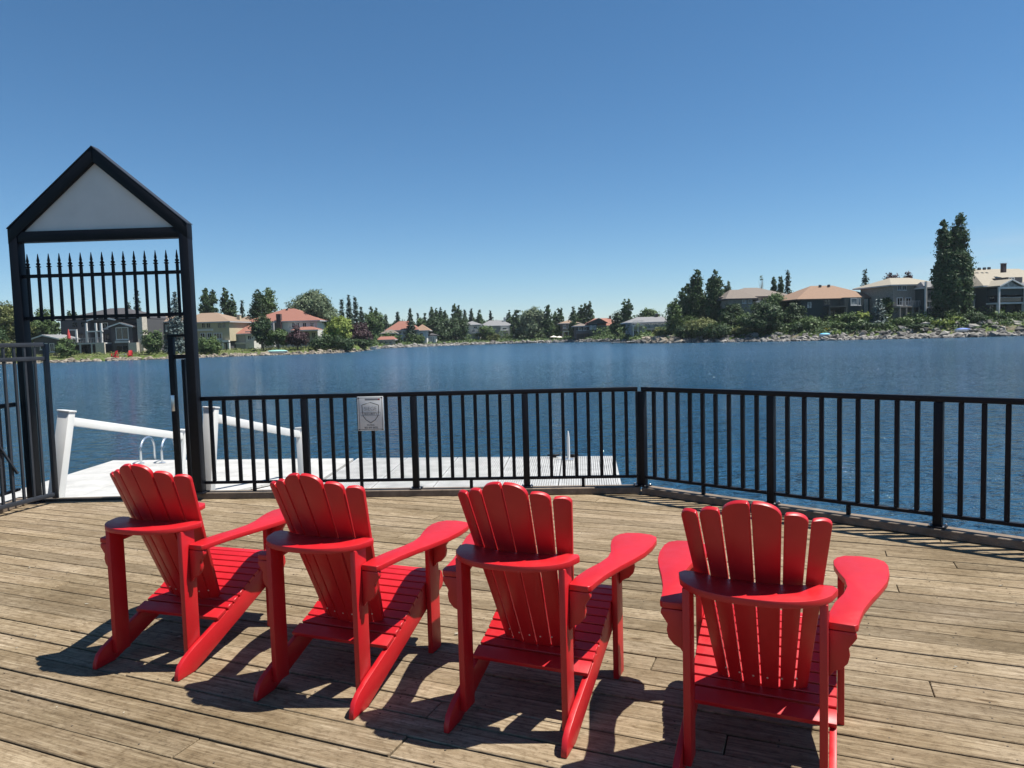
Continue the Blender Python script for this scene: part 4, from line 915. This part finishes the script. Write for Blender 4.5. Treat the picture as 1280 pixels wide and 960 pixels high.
# ------------------------------------------------------------------ trees (px, top row, width px, metres behind the waterline)
G1 = 'trees on the left shore'; G2 = 'trees on the far middle shore'; G3 = 'trees on the right headland'
T = tree
T('round', 'olive', 8, 378, 52, 20, 'broad olive green tree at the far left picture edge', group=G1)
T('round', 'green', 55, 386, 36, 24, 'leafy green tree left of the dark grey house, behind the gate post', group=G1)
T('round', 'dark', -25, 392, 60, 12, 'dark broad tree running off the left picture edge', group=G1)
T('shrub', 'olive', 8, 424, 34, 6, 'pale green bush low at the far left picture edge', cat='bush', group=G1)
T('spruce', 'spruce', 175, 361, 17, 34, 'dark spruce rising behind the pale stone chimney of the grey house', group=G1)
T('spruce', 'spruce', 164, 379, 12, 40, 'small dark spruce left of the spruce behind the stone chimney', group=G1)
T('round', 'dark', 92, 388, 20, 40, 'dark treetop just showing over the left roof slope of the grey house', group=G1)
T('shrub', 'green', 83, 419, 21, 7, 'upright green cone shaped shrub in front of the dark house terrace', cat='shrub', group=G1)
T('shrub', 'green', 190, 409, 24, 8, 'upright green shrub beside the stone chimney of the dark grey house', cat='shrub', group=G1)
T('spruce', 'blue', 222, 366, 33, 9, 'tall dark blue spruce just left of the right gate post', group=G1)
T('shrub', 'green', 262, 418, 30, 5, 'rounded bright green bush before the beige house', cat='bush', group=G1)
T('poplar', 'poplar', 264, 358.5, 17, 30, 'two topped dark poplar behind the beige house roof', tops=[(-4, 1, .6), (4.5, .96, .6)], group=G1)
T('poplar', 'poplar', 288, 359.5, 16, 30, 'two topped poplar right of the beige house chimney', tops=[(-3.5, 1, .62), (4.5, .86, .6)], group=G1)
T('round', 'dark', 254, 378, 12, 36, 'small dark tree left of the poplar behind the beige house', group=G1)
T('spruce', 'spruce', 305, 377, 12, 45, 'small spruce between the poplars and the large red roof', group=G1)
T('poplar', 'dark', 325, 362.5, 20, 32, 'dense dark tree rising left behind the large red roof', group=G1)
T('poplar', 'green', 339, 360, 22, 34, 'dense tree with rusty tinted top behind the large red roof', group=G1)
T('round', 'dark', 328, 394, 26, 9, 'dense dark green tree in front of the large red roofed house', low=.1, group=G1)
T('round', 'green', 348, 411, 28, 8, 'low light green tree under the red roofed house chimney', low=.2, group=G1)
T('round', 'purple', 372, 408, 27, 7, 'purple leaved tree in front of the red roofed house', low=.15, group=G1)
T('round', 'silver', 388, 363, 56, 36, 'large silvery green tree behind the red roofed house', group=G1)
T('round', 'silver', 404, 368, 40, 24, 'silvery green tree right of the red roofed house', group=G1)
T('round', 'lime', 423, 395, 34, 9, 'round lime green tree near the waterline', low=.15, group=G1)
T('shrub', 'dark', 400, 417, 26, 5, 'dark green bush at the waterline left of the lime green tree', cat='bush', group=G1)
T('shrub', 'dark', 425, 418, 34, 3, 'dark green bush below the lime green tree', cat='bush', group=G1)
for x, y, w, l in ((429, 374, 9, 'leftmost pointed dark conifer of the cluster behind the lime tree'), (438, 370, 11, 'tallest pointed dark conifer of the cluster behind the lime tree'), (446, 371.5, 10, 'third pointed dark conifer of the cluster behind the lime tree'), (453, 384, 13, 'lowest dark conifer at the right of the cluster behind the lime tree')): T('spruce', 'spruce', x, y, w*1.5, 34, l, group=G1)
T('round', 'purple', 448, 404, 36, 14, 'wide purple leaved tree right of the lime green tree', low=.1, group=G1)
T('round', 'green', 466, 392, 30, 16, 'green tree between the purple tree and the boathouse', low=.12, group=G1)
T('shrub', 'dark', 452, 424, 30, 5, 'dark bush at the water below the purple tree', cat='bush', group=G1)
for x, y, l in ((466, 383.5, 'left slim poplar behind the green tree beside the purple tree'), (471.5, 385, 'right slim poplar behind the green tree beside the purple tree')): T('poplar', 'poplar', x, y, 6, 40, l, group=G2)
T('bare', 'silver', 476.5, 387, 6, 38, 'thin pale bare topped tree left of the small spruce', group=G2)
T('spruce', 'spruce', 483, 394, 11, 34, 'small spruce left of the red orange roof', group=G2)
T('spruce', 'spruce', 498, 390.5, 11, 38, 'small spruce above the red orange roof', group=G2)
T('spruce', 'spruce', 514, 386.5, 17, 9, 'big dark spruce in front of the red orange roofed house', group=G2)
T('shrub', 'green', 521, 417, 20, 6, 'light green bush under the big dark spruce', cat='bush', group=G2)
T('shrub', 'dark', 496, 420, 12, 6, 'dark bush between the boathouse and the spruce', cat='bush', group=G2)
T('spruce', 'spruce', 523.5, 392.5, 8, 36, 'slim spruce just right of the big dark spruce', group=G2)
T('spruce', 'spruce', 532, 391.5, 9, 40, 'slim spruce left of the poplar row behind the wide dark tree', group=G2)
for x, y, w, l in ((541, 384, 6, 'first slim poplar'), (546.5, 385.5, 6, 'second slim poplar'), (552, 384.5, 6, 'third slim poplar'), (557, 388.5, 6, 'fourth slim poplar')): T('poplar', 'poplar', x, y, w, 40, l+' from the left behind the wide dark tree', group=G2)
T('round', 'dark', 548, 396, 36, 14, 'wide dark rounded tree behind the white garden pavilion', low=.05, group=G2)
T('round', 'dark', 570, 397, 32, 12, 'dark rounded tree left of the grey roofed cream house', low=.05, group=G2)
T('round', 'green', 530, 397, 20, 22, 'green tree above the white garden pavilion', low=.1, group=G2)
for x, y, w, l in ((569, 379, 7, 'tallest slim poplar left of the grey roofed cream house'), (575, 381.5, 7, 'slim poplar right beside the tallest one near the cream house')): T('poplar', 'poplar', x, y, w, 32, l, group=G2)
T('spruce', 'spruce', 582, 388, 12, 36, 'dark spruce left above the grey roofed cream house', group=G2)
T('spruce', 'spruce', 590, 387, 13, 40, 'dark spruce directly above the grey roofed cream house', group=G2)
T('poplar', 'poplar', 600, 387.5, 7, 44, 'short poplar between the two grey roofs', group=G2)
T('spruce', 'spruce', 614, 389.5, 12, 44, 'spruce above the slate grey roof', group=G2)
T('round', 'green', 607, 408, 24, 9, 'bushy green tree in front of the slate grey roofed house', low=.05, group=G2)
T('shrub', 'olive', 616, 417, 20, 6, 'pale olive bush at the shore before the slate roofed house', cat='bush', group=G2)
T('poplar', 'poplar', 637, 388, 7, 44, 'short poplar right behind the slate roofed house', group=G2)
T('poplar', 'dark', 646.5, 387.5, 13, 14, 'dark column tree left of the big pale green tree', group=G2)
T('round', 'silver', 665, 384.5, 36, 11, 'big pale green rounded tree in the middle of the far shore', low=.03, group=G2)
T('poplar', 'poplar', 685, 381.5, 9.5, 10, 'slim tall poplar right of the big pale green tree', group=G2)
T('poplar', 'poplar', 699, 385.5, 12, 24, 'poplar left of the house with the pinkish roof', tops=[(-4, .9, .5), (1.5, 1, .75)], group=G2)
T('shrub', 'green', 693, 405, 14, 9, 'green shrub between two slim poplars near the pinkish roof', cat='shrub', group=G2)
T('poplar', 'poplar', 717, 383.5, 9.5, 9, 'slim poplar in front of the pinkish roofed house', group=G2)
T('poplar', 'poplar', 726, 382, 10, 30, 'poplar rising behind the dark timber house, left one', group=G2)
T('poplar', 'poplar', 735, 377, 12, 34, 'two topped poplar over the rust red gables', tops=[(-3, .96, .55), (3, 1, .55)], group=G2)
T('round', 'dark', 773, 389, 21, 9, 'dark pointed tree right of the rust red roofs', low=.02, group=G2)
T('poplar', 'poplar', 784, 374.5, 12, 12, 'tall poplar right of the rust red roofs', tops=[(-2, .98, .7), (2.5, 1, .7)], group=G2)
T('round', 'green', 812, 386, 26, 44, 'flat topped green tree behind the long slate roof', group=G2)
T('shrub', 'olive', 826, 409, 22, 6, 'tan green bush at the tip of the right headland', cat='bush', group=G2)
T('round', 'dark', 800, 396, 20, 40, 'low dark tree left behind the long slate roof', group=G2)
# filler behind the middle shore reads as separate crowns
for x, y, w, k, l in ((590, 398, 40, 'dark', 'dark crown filling the gap above the cream house'), (640, 399, 40, 'dark', 'dark crown behind the pale green tree'), (690, 400, 30, 'green', 'green crown behind the slim poplars'), (762, 401, 30, 'dark', 'dark crown behind the rust red ridge'), (505, 402, 50, 'dark', 'dark crown behind the red orange roof'), (545, 400, 40, 'dark', 'dark crown behind the slim poplar row'),
  (478, 404, 40, 'dark', 'dark crown behind the boathouse'), (615, 401, 40, 'green', 'green crown behind the slate grey ridge'), (665, 402, 40, 'dark', 'dark crown directly behind the big pale green tree'), (712, 403, 36, 'dark', 'dark crown behind the pinkish roof'), (785, 401, 36, 'green', 'green crown behind the tall poplar near the rust roofs'), (835, 400, 40, 'dark', 'dark crown behind the headland tip'), (570, 401, 40, 'green', 'green crown behind the tallest slim poplar')):
    T('round', k, x, y, w, 60, l, low=.0, group=G2)
# right headland
T('poplar', 'green', 842, 372, 17, 6, 'pointed green tree at the tip of the headland', group=G3)
T('poplar', 'poplar', 853.5, 358, 11, 16, 'slim dark poplar behind the tip of the headland', group=G3)
T('poplar', 'poplar', 869, 338, 24, 14, 'ragged two topped poplar on the headland', tops=[(3.5, 1, .5), (-3, .86, .7), (-8, .75, .5), (8, .7, .5)], group=G3)
T('poplar', 'poplar', 894, 337.5, 22, 15, 'tall ragged poplar left of the stone house', tops=[(0, 1, .6), (-5, .8, .6), (5, .82, .6)], group=G3)
T('spruce', 'spruce', 882, 365, 18, 18, 'dark spruce between the two ragged poplars', group=G3)
T('poplar', 'poplar', 907, 355.5, 4.5, 50, 'tiny poplar top left of the stone house roof', group=G3)
T('poplar', 'silver', 911, 351.5, 5, 50, 'thin pale poplar top over the stone house roof', group=G3)
T('bare', 'silver', 952, 340, 9, 46, 'thin bare pale tree above the stone house roof', group=G3)
T('poplar', 'poplar', 967.5, 346, 6, 42, 'left of two small poplars above the stone house roof', group=G3)
T('poplar', 'poplar', 976, 345.5, 6, 42, 'right of two small poplars above the stone house roof', group=G3)
T('spruce', 'spruce', 985, 338.5, 15, 36, 'spruce above the right end of the stone house roof', group=G3)
T('round', 'dark', 916, 380, 34, 11, 'dark green tree in front of the left end of the stone house', low=.02, group=G3)
T('shrub', 'green', 932, 389, 24, 9, 'bright green bush below the stone house balcony', cat='bush', group=G3)
T('round', 'green', 968, 366, 30, 15, 'green tree in front of the right end of the stone house', low=.1, group=G3)
T('round', 'dark', 957, 378, 48, 5, 'large dark willow like tree hanging over the water', low=-.05, group=G3)
T('round', 'dark', 992, 379, 26, 10, 'dark rounded tree between stone house and orange roofed house', low=.02, group=G3)
T('shrub', 'olive', 878, 396, 50, 4, 'large pale olive bush at the headland waterline', cat='bush', group=G3)
T('shrub', 'dark', 858, 404, 30, 3, 'dark bush near the tip of the headland', cat='bush', group=G3)
T('shrub', 'dark', 895, 403, 44, 2.5, 'dark wide bush overhanging the headland rocks', cat='bush', group=G3)
T('shrub', 'green', 862, 392, 26, 9, 'green bush behind the headland tip', cat='bush', group=G3)
T('shrub', 'olive', 925, 408, 26, 4, 'low olive bush above the headland ledge', cat='bush', group=G3)
T('shrub', 'green', 1012, 396, 34, 8, 'light green bush left on the lawn of the orange roofed house', cat='bush', group=G3)
T('shrub', 'dark', 1000, 402, 28, 5, 'dark bush below the orange roofed house, left', cat='bush', group=G3)
T('shrub', 'green', 1064, 391, 24, 9, 'light green bush under the big window of the orange roofed house', cat='bush', group=G3)
T('shrub', 'lime', 1079, 388, 20, 9, 'yellow green bush right under the orange roofed house', cat='bush', group=G3)
T('shrub', 'yellow', 1035, 410, 10, 5, 'small yellow flowering bush above the rocks', cat='bush', group=G3)
T('shrub', 'dark', 1076, 402, 34, 5, 'dark bush right below the orange roofed house', cat='bush', group=G3)
T('spruce', 'blue', 1098, 373, 30, 9, 'blue spruce between the orange roofed house and the tall grey house', group=G3)
T('shrub', 'green', 1050, 402, 22, 6, 'green bush in front of the orange roofed house door', cat='bush', group=G3)
T('spruce', 'spruce', 1081, 337.5, 18, 38, 'spruce behind the right slope of the orange roof', group=G3)
T('round', 'purple', 1117, 342.5, 30, 34, 'purple leaved tree behind the tall grey house', group=G3)
T('round', 'purple', 1135, 341, 20, 40, 'plum coloured treetop above the pale roof ridge', group=G3)
T('round', 'green', 1108, 371, 18, 14, 'green tree squeezed left of the tall grey house', low=.1, group=G3)
T('poplar', 'poplar', 1189.5, 268, 39, 11, 'giant two topped poplar towering over the right bank', tops=[(9, 1, .42), (-11, .95, .38), (2, .86, .50), (13, .80, .44), (-16, .62, .34), (16, .62, .40), (-6, .72, .52), (2, .58, .86)], bark='bark_pale', group=G3)
T('round', 'dark', 1212, 350, 24, 24, 'dark green tree behind the right side of the giant poplar', group=G3)
T('round', 'dark', 1186, 385, 26, 9, 'dark low tree at the foot of the giant poplar', low=.0, group=G3)
for x, y, w, k, d, l in ((1128, 397, 30, 'green', 7, 'green bush below the left part of the tall grey house'), (1152, 396, 30, 'green', 7, 'green bush below the glazed balcony'), (1176, 399, 30, 'lime', 5, 'yellow green low bush below the giant poplar'), (1195, 395, 22, 'lime', 7, 'yellow green bush beside the giant poplar trunk'), (1217, 389, 30, 'dark', 6, 'round dark bush left of the rocky slope'), (1255, 392, 26, 'green', 8, 'green bush under the dark green veranda'), (1275, 391, 24, 'green', 8, 'green bush at the right picture edge'), (1100, 404, 26, 'dark', 5, 'dark low bush below the blue spruce'), (1300, 388, 40, 'green', 7, 'green bush just past the right picture edge'), (1145, 405, 30, 'dark', 4, 'dark low bush above the rocks below the grey house')):
    T('shrub', k, x, y, w, d, l, cat='bush', group=G3)

# ------------------------------------------------------------------ rocks along the shore (uncountable)
def rocks(name, mat, th0, th1, n, dmax, smin, smax, label, seed):
    rng = np.random.default_rng(seed); bm = bmesh.new(); bmesh.ops.create_icosphere(bm, subdivisions=1, radius=1); bv_ = np.array([v.co[:] for v in bm.verts]); bf = [[v.index for v in f.verts] for f in bm.faces]; bm.free()
    V = []; F_ = []
    for i in range(n):
        th = R(rng.uniform(th0, th1)); d = rng.uniform(-.5, 1)**1 * dmax if rng.random() < .35 else rng.uniform(-.6, 1.0)
        s = rng.uniform(smin, smax)*(1 if rng.random() > .15 else 1.6); r_ = shore(th)+d
        p = np.array([math.sin(th)*r_, math.cos(th)*r_, max(gz(th, d), WZ)+s*.12])
        A_ = rng.normal(0, 1, (3, 3)); Q, _ = np.linalg.qr(A_); q = (bv_*rng.uniform(.72, 1.22, (len(bv_), 1))*np.array([1.2, .95, .75]))@Q.T; q[:, 2] *= .65
        k = len(V)*len(bv_); V.append(q*s+p); F_ += [[a+k for a in f] for f in bf]
    me = bpy.data.meshes.new(name); me.from_pydata(np.concatenate(V).tolist(), [], F_); me.materials.append(MAT[mat])
    tag(obj(name, me), label, None, None, 'stuff')
rocks('shore_rocks', 'rock_tan', -60, -11, 1500, 1.2, .22, .5, 'pale tan rocks lining the left shore', 1)
rocks('shore_rocks', 'rock', -11, 12, 1100, 1.6, .3, .75, 'pale rocks lining the far middle shore', 2)
rocks('shore_rocks', 'rock', 11.5, 29, 1100, 3.2, .25, .6, 'grey rocks along the right bank', 3)
rocks('shore_rocks', 'rock', 28.5, 60, 1500, 5.5, .3, .8, 'grey boulders heaped below the right houses', 4)
rocks('shore_rocks', 'rock_tan', 10.5, 13.2, 160, 4, .4, .9, 'orange tan boulders at the headland tip', 5)
def cover(name, th0, th1, n, d0, d1, leafk, label, seed, s=.5):
    rng = np.random.default_rng(seed); th = np.radians(rng.uniform(th0, th1, n)); d = rng.uniform(d0, d1, n)
    P = np.array([[math.sin(t)*(shore(t)+q), math.cos(t)*(shore(t)+q), gz(t, q)+rng.uniform(0, .5)] for t, q in zip(th, d)])
    tag(obj(name, leaf_cards(name, LEAF[leafk], P, np.tile([0, -.2, 1.], (n, 1)), s, rng)), label, None, None, 'stuff')
cover('bank_plants', 12, 45, 9000, 2.5, 15, 'green', 'low green plants covering the right bank', 21)
cover('bank_plants', 12, 45, 5000, 2.0, 9, 'dark', 'dark low plants between the rocks of the right bank', 22)
cover('bank_plants', -11, 11, 5000, 2.5, 14, 'green', 'low green plants along the far middle shore', 23, .7)
def thicket(name, th0, th1, n, d0, d1, hmax, leafk, label, seed, s):
    rng = np.random.default_rng(seed); nc = n//45; P = []
    for i in range(nc):
        t = math.radians(rng.uniform(th0, th1)); q = rng.uniform(d0, d1); h = hmax*rng.uniform(.45, 1)
        g = rng.normal(0, 1, (45, 3)); g /= np.linalg.norm(g, axis=1)[:, None]; g *= rng.uniform(.6, 1.05, (45, 1))
        P.append(g*np.array([1.5*s/.5, 1.5*s/.5, h*.5])+np.array([math.sin(t)*(shore(t)+q), math.cos(t)*(shore(t)+q), gz(t, q)+h*.5]))
    P = np.concatenate(P); tag(obj(name, leaf_cards(name, LEAF[leafk], P, np.tile([0, -.2, .8], (len(P), 1)), s, rng)), label, None, None, 'stuff')
thicket('undergrowth', -11.2, 10.5, 9000, 7, 30, 4.2, 'green', 'tangled green undergrowth between the far middle houses', 31, .6)
thicket('undergrowth', -11.2, 10.5, 7000, 20, 60, 7.0, 'dark', 'dark undergrowth behind the far middle houses', 32, .7)
thicket('undergrowth', -34, -11.5, 6000, 26, 60, 6.0, 'green', 'green undergrowth behind the left shore houses', 33, .55)
thicket('undergrowth', 11.5, 42, 7000, 4, 16, 2.4, 'green', 'green undergrowth covering the right bank', 34, .45)
thicket('undergrowth', 11.5, 42, 6000, 26, 60, 6.5, 'dark', 'dark undergrowth behind the right bank houses', 35, .55)
cover('lawn_grass', -45, -12, 6000, 2.2, 14, 'olive', 'short lawn grass on the left shore', 24, .3)

# ------------------------------------------------------------------ small things on the far shore
def far_chair(px, d, yaw, label):
    p = spot(px, d); c = copy_tree(proto); c.location = p; c.rotation_euler = (0, 0, R(yaw)); c.scale = (1.35,)*3; tag(c, label, 'chair', 'red chairs on the far lawn')
far_chair(147, 2.2, 150, 'left of two tiny red chairs on the lawn below the dark grey house')
far_chair(163, 2.2, 200, 'right of two tiny red chairs on the lawn below the dark grey house')
p = spot(155, 2.0); q = thing('garden_table', 'tiny round table between the two red chairs across the lake', 'table', tuple(p)); MB().lathe([(.6, .68), (.6, .74)], n=14).build('table_top', 'trim_grey', q); MB().lathe([(.3, 0), (.06, .05), (.06, .68)], n=10).build('pedestal', 'trim_grey', q)
def umbrella(px, py, d, col, label, open_=True):
    p = spot(px, d); H = zrow(px, py, p.y)-p.z; q = thing('patio_umbrella', label, 'umbrella', tuple(p)); MB().tube([(0, 0, 0), (0, 0, H)], .04, 6).build('pole', 'trim_grey', q)
    MB().lathe(([(1.4, H-.55), (1.38, H-.5), (.7, H-.22), (.03, H)] if open_ else [(.12, H-2.2), (.34, H-1.9), (.28, H-1.2), (.1, H-.2), (.02, H)]), n=10).build('canopy', col, q)
MAT['um_red'] = plain('red_canvas', (.45, .05, .05), .9); MAT['um_cream'] = plain('cream_canvas', (.7, .66, .58), .9)
umbrella(87, 411, 13.5, 'um_red', 'closed red patio umbrella on the terrace of the dark grey house', False)
umbrella(692, 419.5, 5, 'um_cream', 'open cream umbrella at the far middle shore, left one')
umbrella(699, 420, 6, 'um_cream', 'open cream umbrella at the far middle shore, right one')
def boat(px, d, L, col, label, yaw=0, name='covered_boat'):
    p = spot(px, d); p.z = max(p.z, WZ)+.1; q = thing(name, label, 'boat', tuple(p), R(yaw)); m = MB(); n = 9; vs = []; fs = []
    for i in range(n):
        f = i/(n-1); w = .62*math.sin(math.pi*min(.98, .12+.86*f))**.6*(1 if f < .8 else (1-f)/.2*.8+.2); x = (f-.5)*L
        vs += [(x, -w*.75, 0), (x, -w, .45), (x, w, .45), (x, w*.75, 0)]
    for i in range(n-1): fs += [(4*i+k, 4*i+4+k, 4*i+5+k, 4*i+1+k) for k in range(3)]+[(4*i+3, 4*i+7, 4*i+4, 4*i)]
    fs += [(0, 1, 2, 3), (4*n-1, 4*n-2, 4*n-3, 4*n-4)]
    m.add(vs, fs).build('hull', 'trim_white', q); c = MB(); vs = []; fs = []
    for i in range(n):
        f = i/(n-1); w = .66*math.sin(math.pi*min(.98, .12+.86*f))**.6; x = (f-.5)*L*.98; z = .46+.20*math.sin(math.pi*f)**.6
        vs += [(x, -w, .40), (x, -w*.5, z*.92), (x, 0, z), (x, w*.5, z*.92), (x, w, .40)]
    for i in range(n-1): fs += [(5*i+k, 5*i+5+k, 5*i+6+k, 5*i+1+k) for k in range(4)]
    c.add(vs, fs).build('cover', col, q)
MAT['tarp_blue'] = plain('blue_tarp', (.06, .13, .42), .5); MAT['tarp_cyan'] = plain('light_blue_tarp', (.12, .42, .65), .5); MAT['tarp_teal'] = plain('teal_tarp', (.25, .5, .45), .5)
boat(1204, 1.8, 3.2, 'tarp_blue', 'blue covered boat beached on the rocks below the giant poplar', 10)
boat(1031, 1.4, 2.0, 'tarp_cyan', 'light blue covered boat beached below the orange roofed house', -8)
boat(346, .8, 4.2, 'tarp_teal', 'pale teal covered boat at the lawn edge below the red roofed house', 4)
boat(462, .4, 3.6, 'siding_dark', 'dark covered boat moored left of the boathouse', 0)
def jetty(px, L, label):
    p = spot(px, -1.2); q = thing('small_jetty', label, 'jetty', (p.x, p.y, WZ)); 
    for i in range(8): MB().box(-L/2+i*L/8, -L/2+(i+1)*L/8-.03, -1.0, 1.0, .32, .40).build('jetty_board', 'concrete_pale', q)
    for x in (-L/2+.2, L/2-.2):
        for y in (-.8, .8): MB().lathe([(.08, -1), (.08, .315)], (x, y, 0), 8).build('pile', 'dark_wood', q)
jetty(612, 9, 'low pale jetty at the shore before the slate roofed house'); jetty(652, 8, 'low pale jetty below the big pale green tree'); jetty(790, 10, 'low pale jetty below the long grey house'); jetty(705, 8, 'low pale jetty below the pinkish roofed house')

# ------------------------------------------------------------------ thin summer haze over the lake
hz = MB().box(-1500, 1500, -300, 1700, -9, 60)
t = NT('thin_haze'); t.t.nodes.remove(t.b); pv = t.n('VolumePrincipled'); pv.inputs['Color'].default_value = (.80, .90, 1, 1); pv.inputs['Density'].default_value = .00011; t.l(pv.outputs[0], t.out.inputs['Volume'])
tag(hz.build('haze', t.m), 'thin pale haze over the lake', None, None, 'stuff')
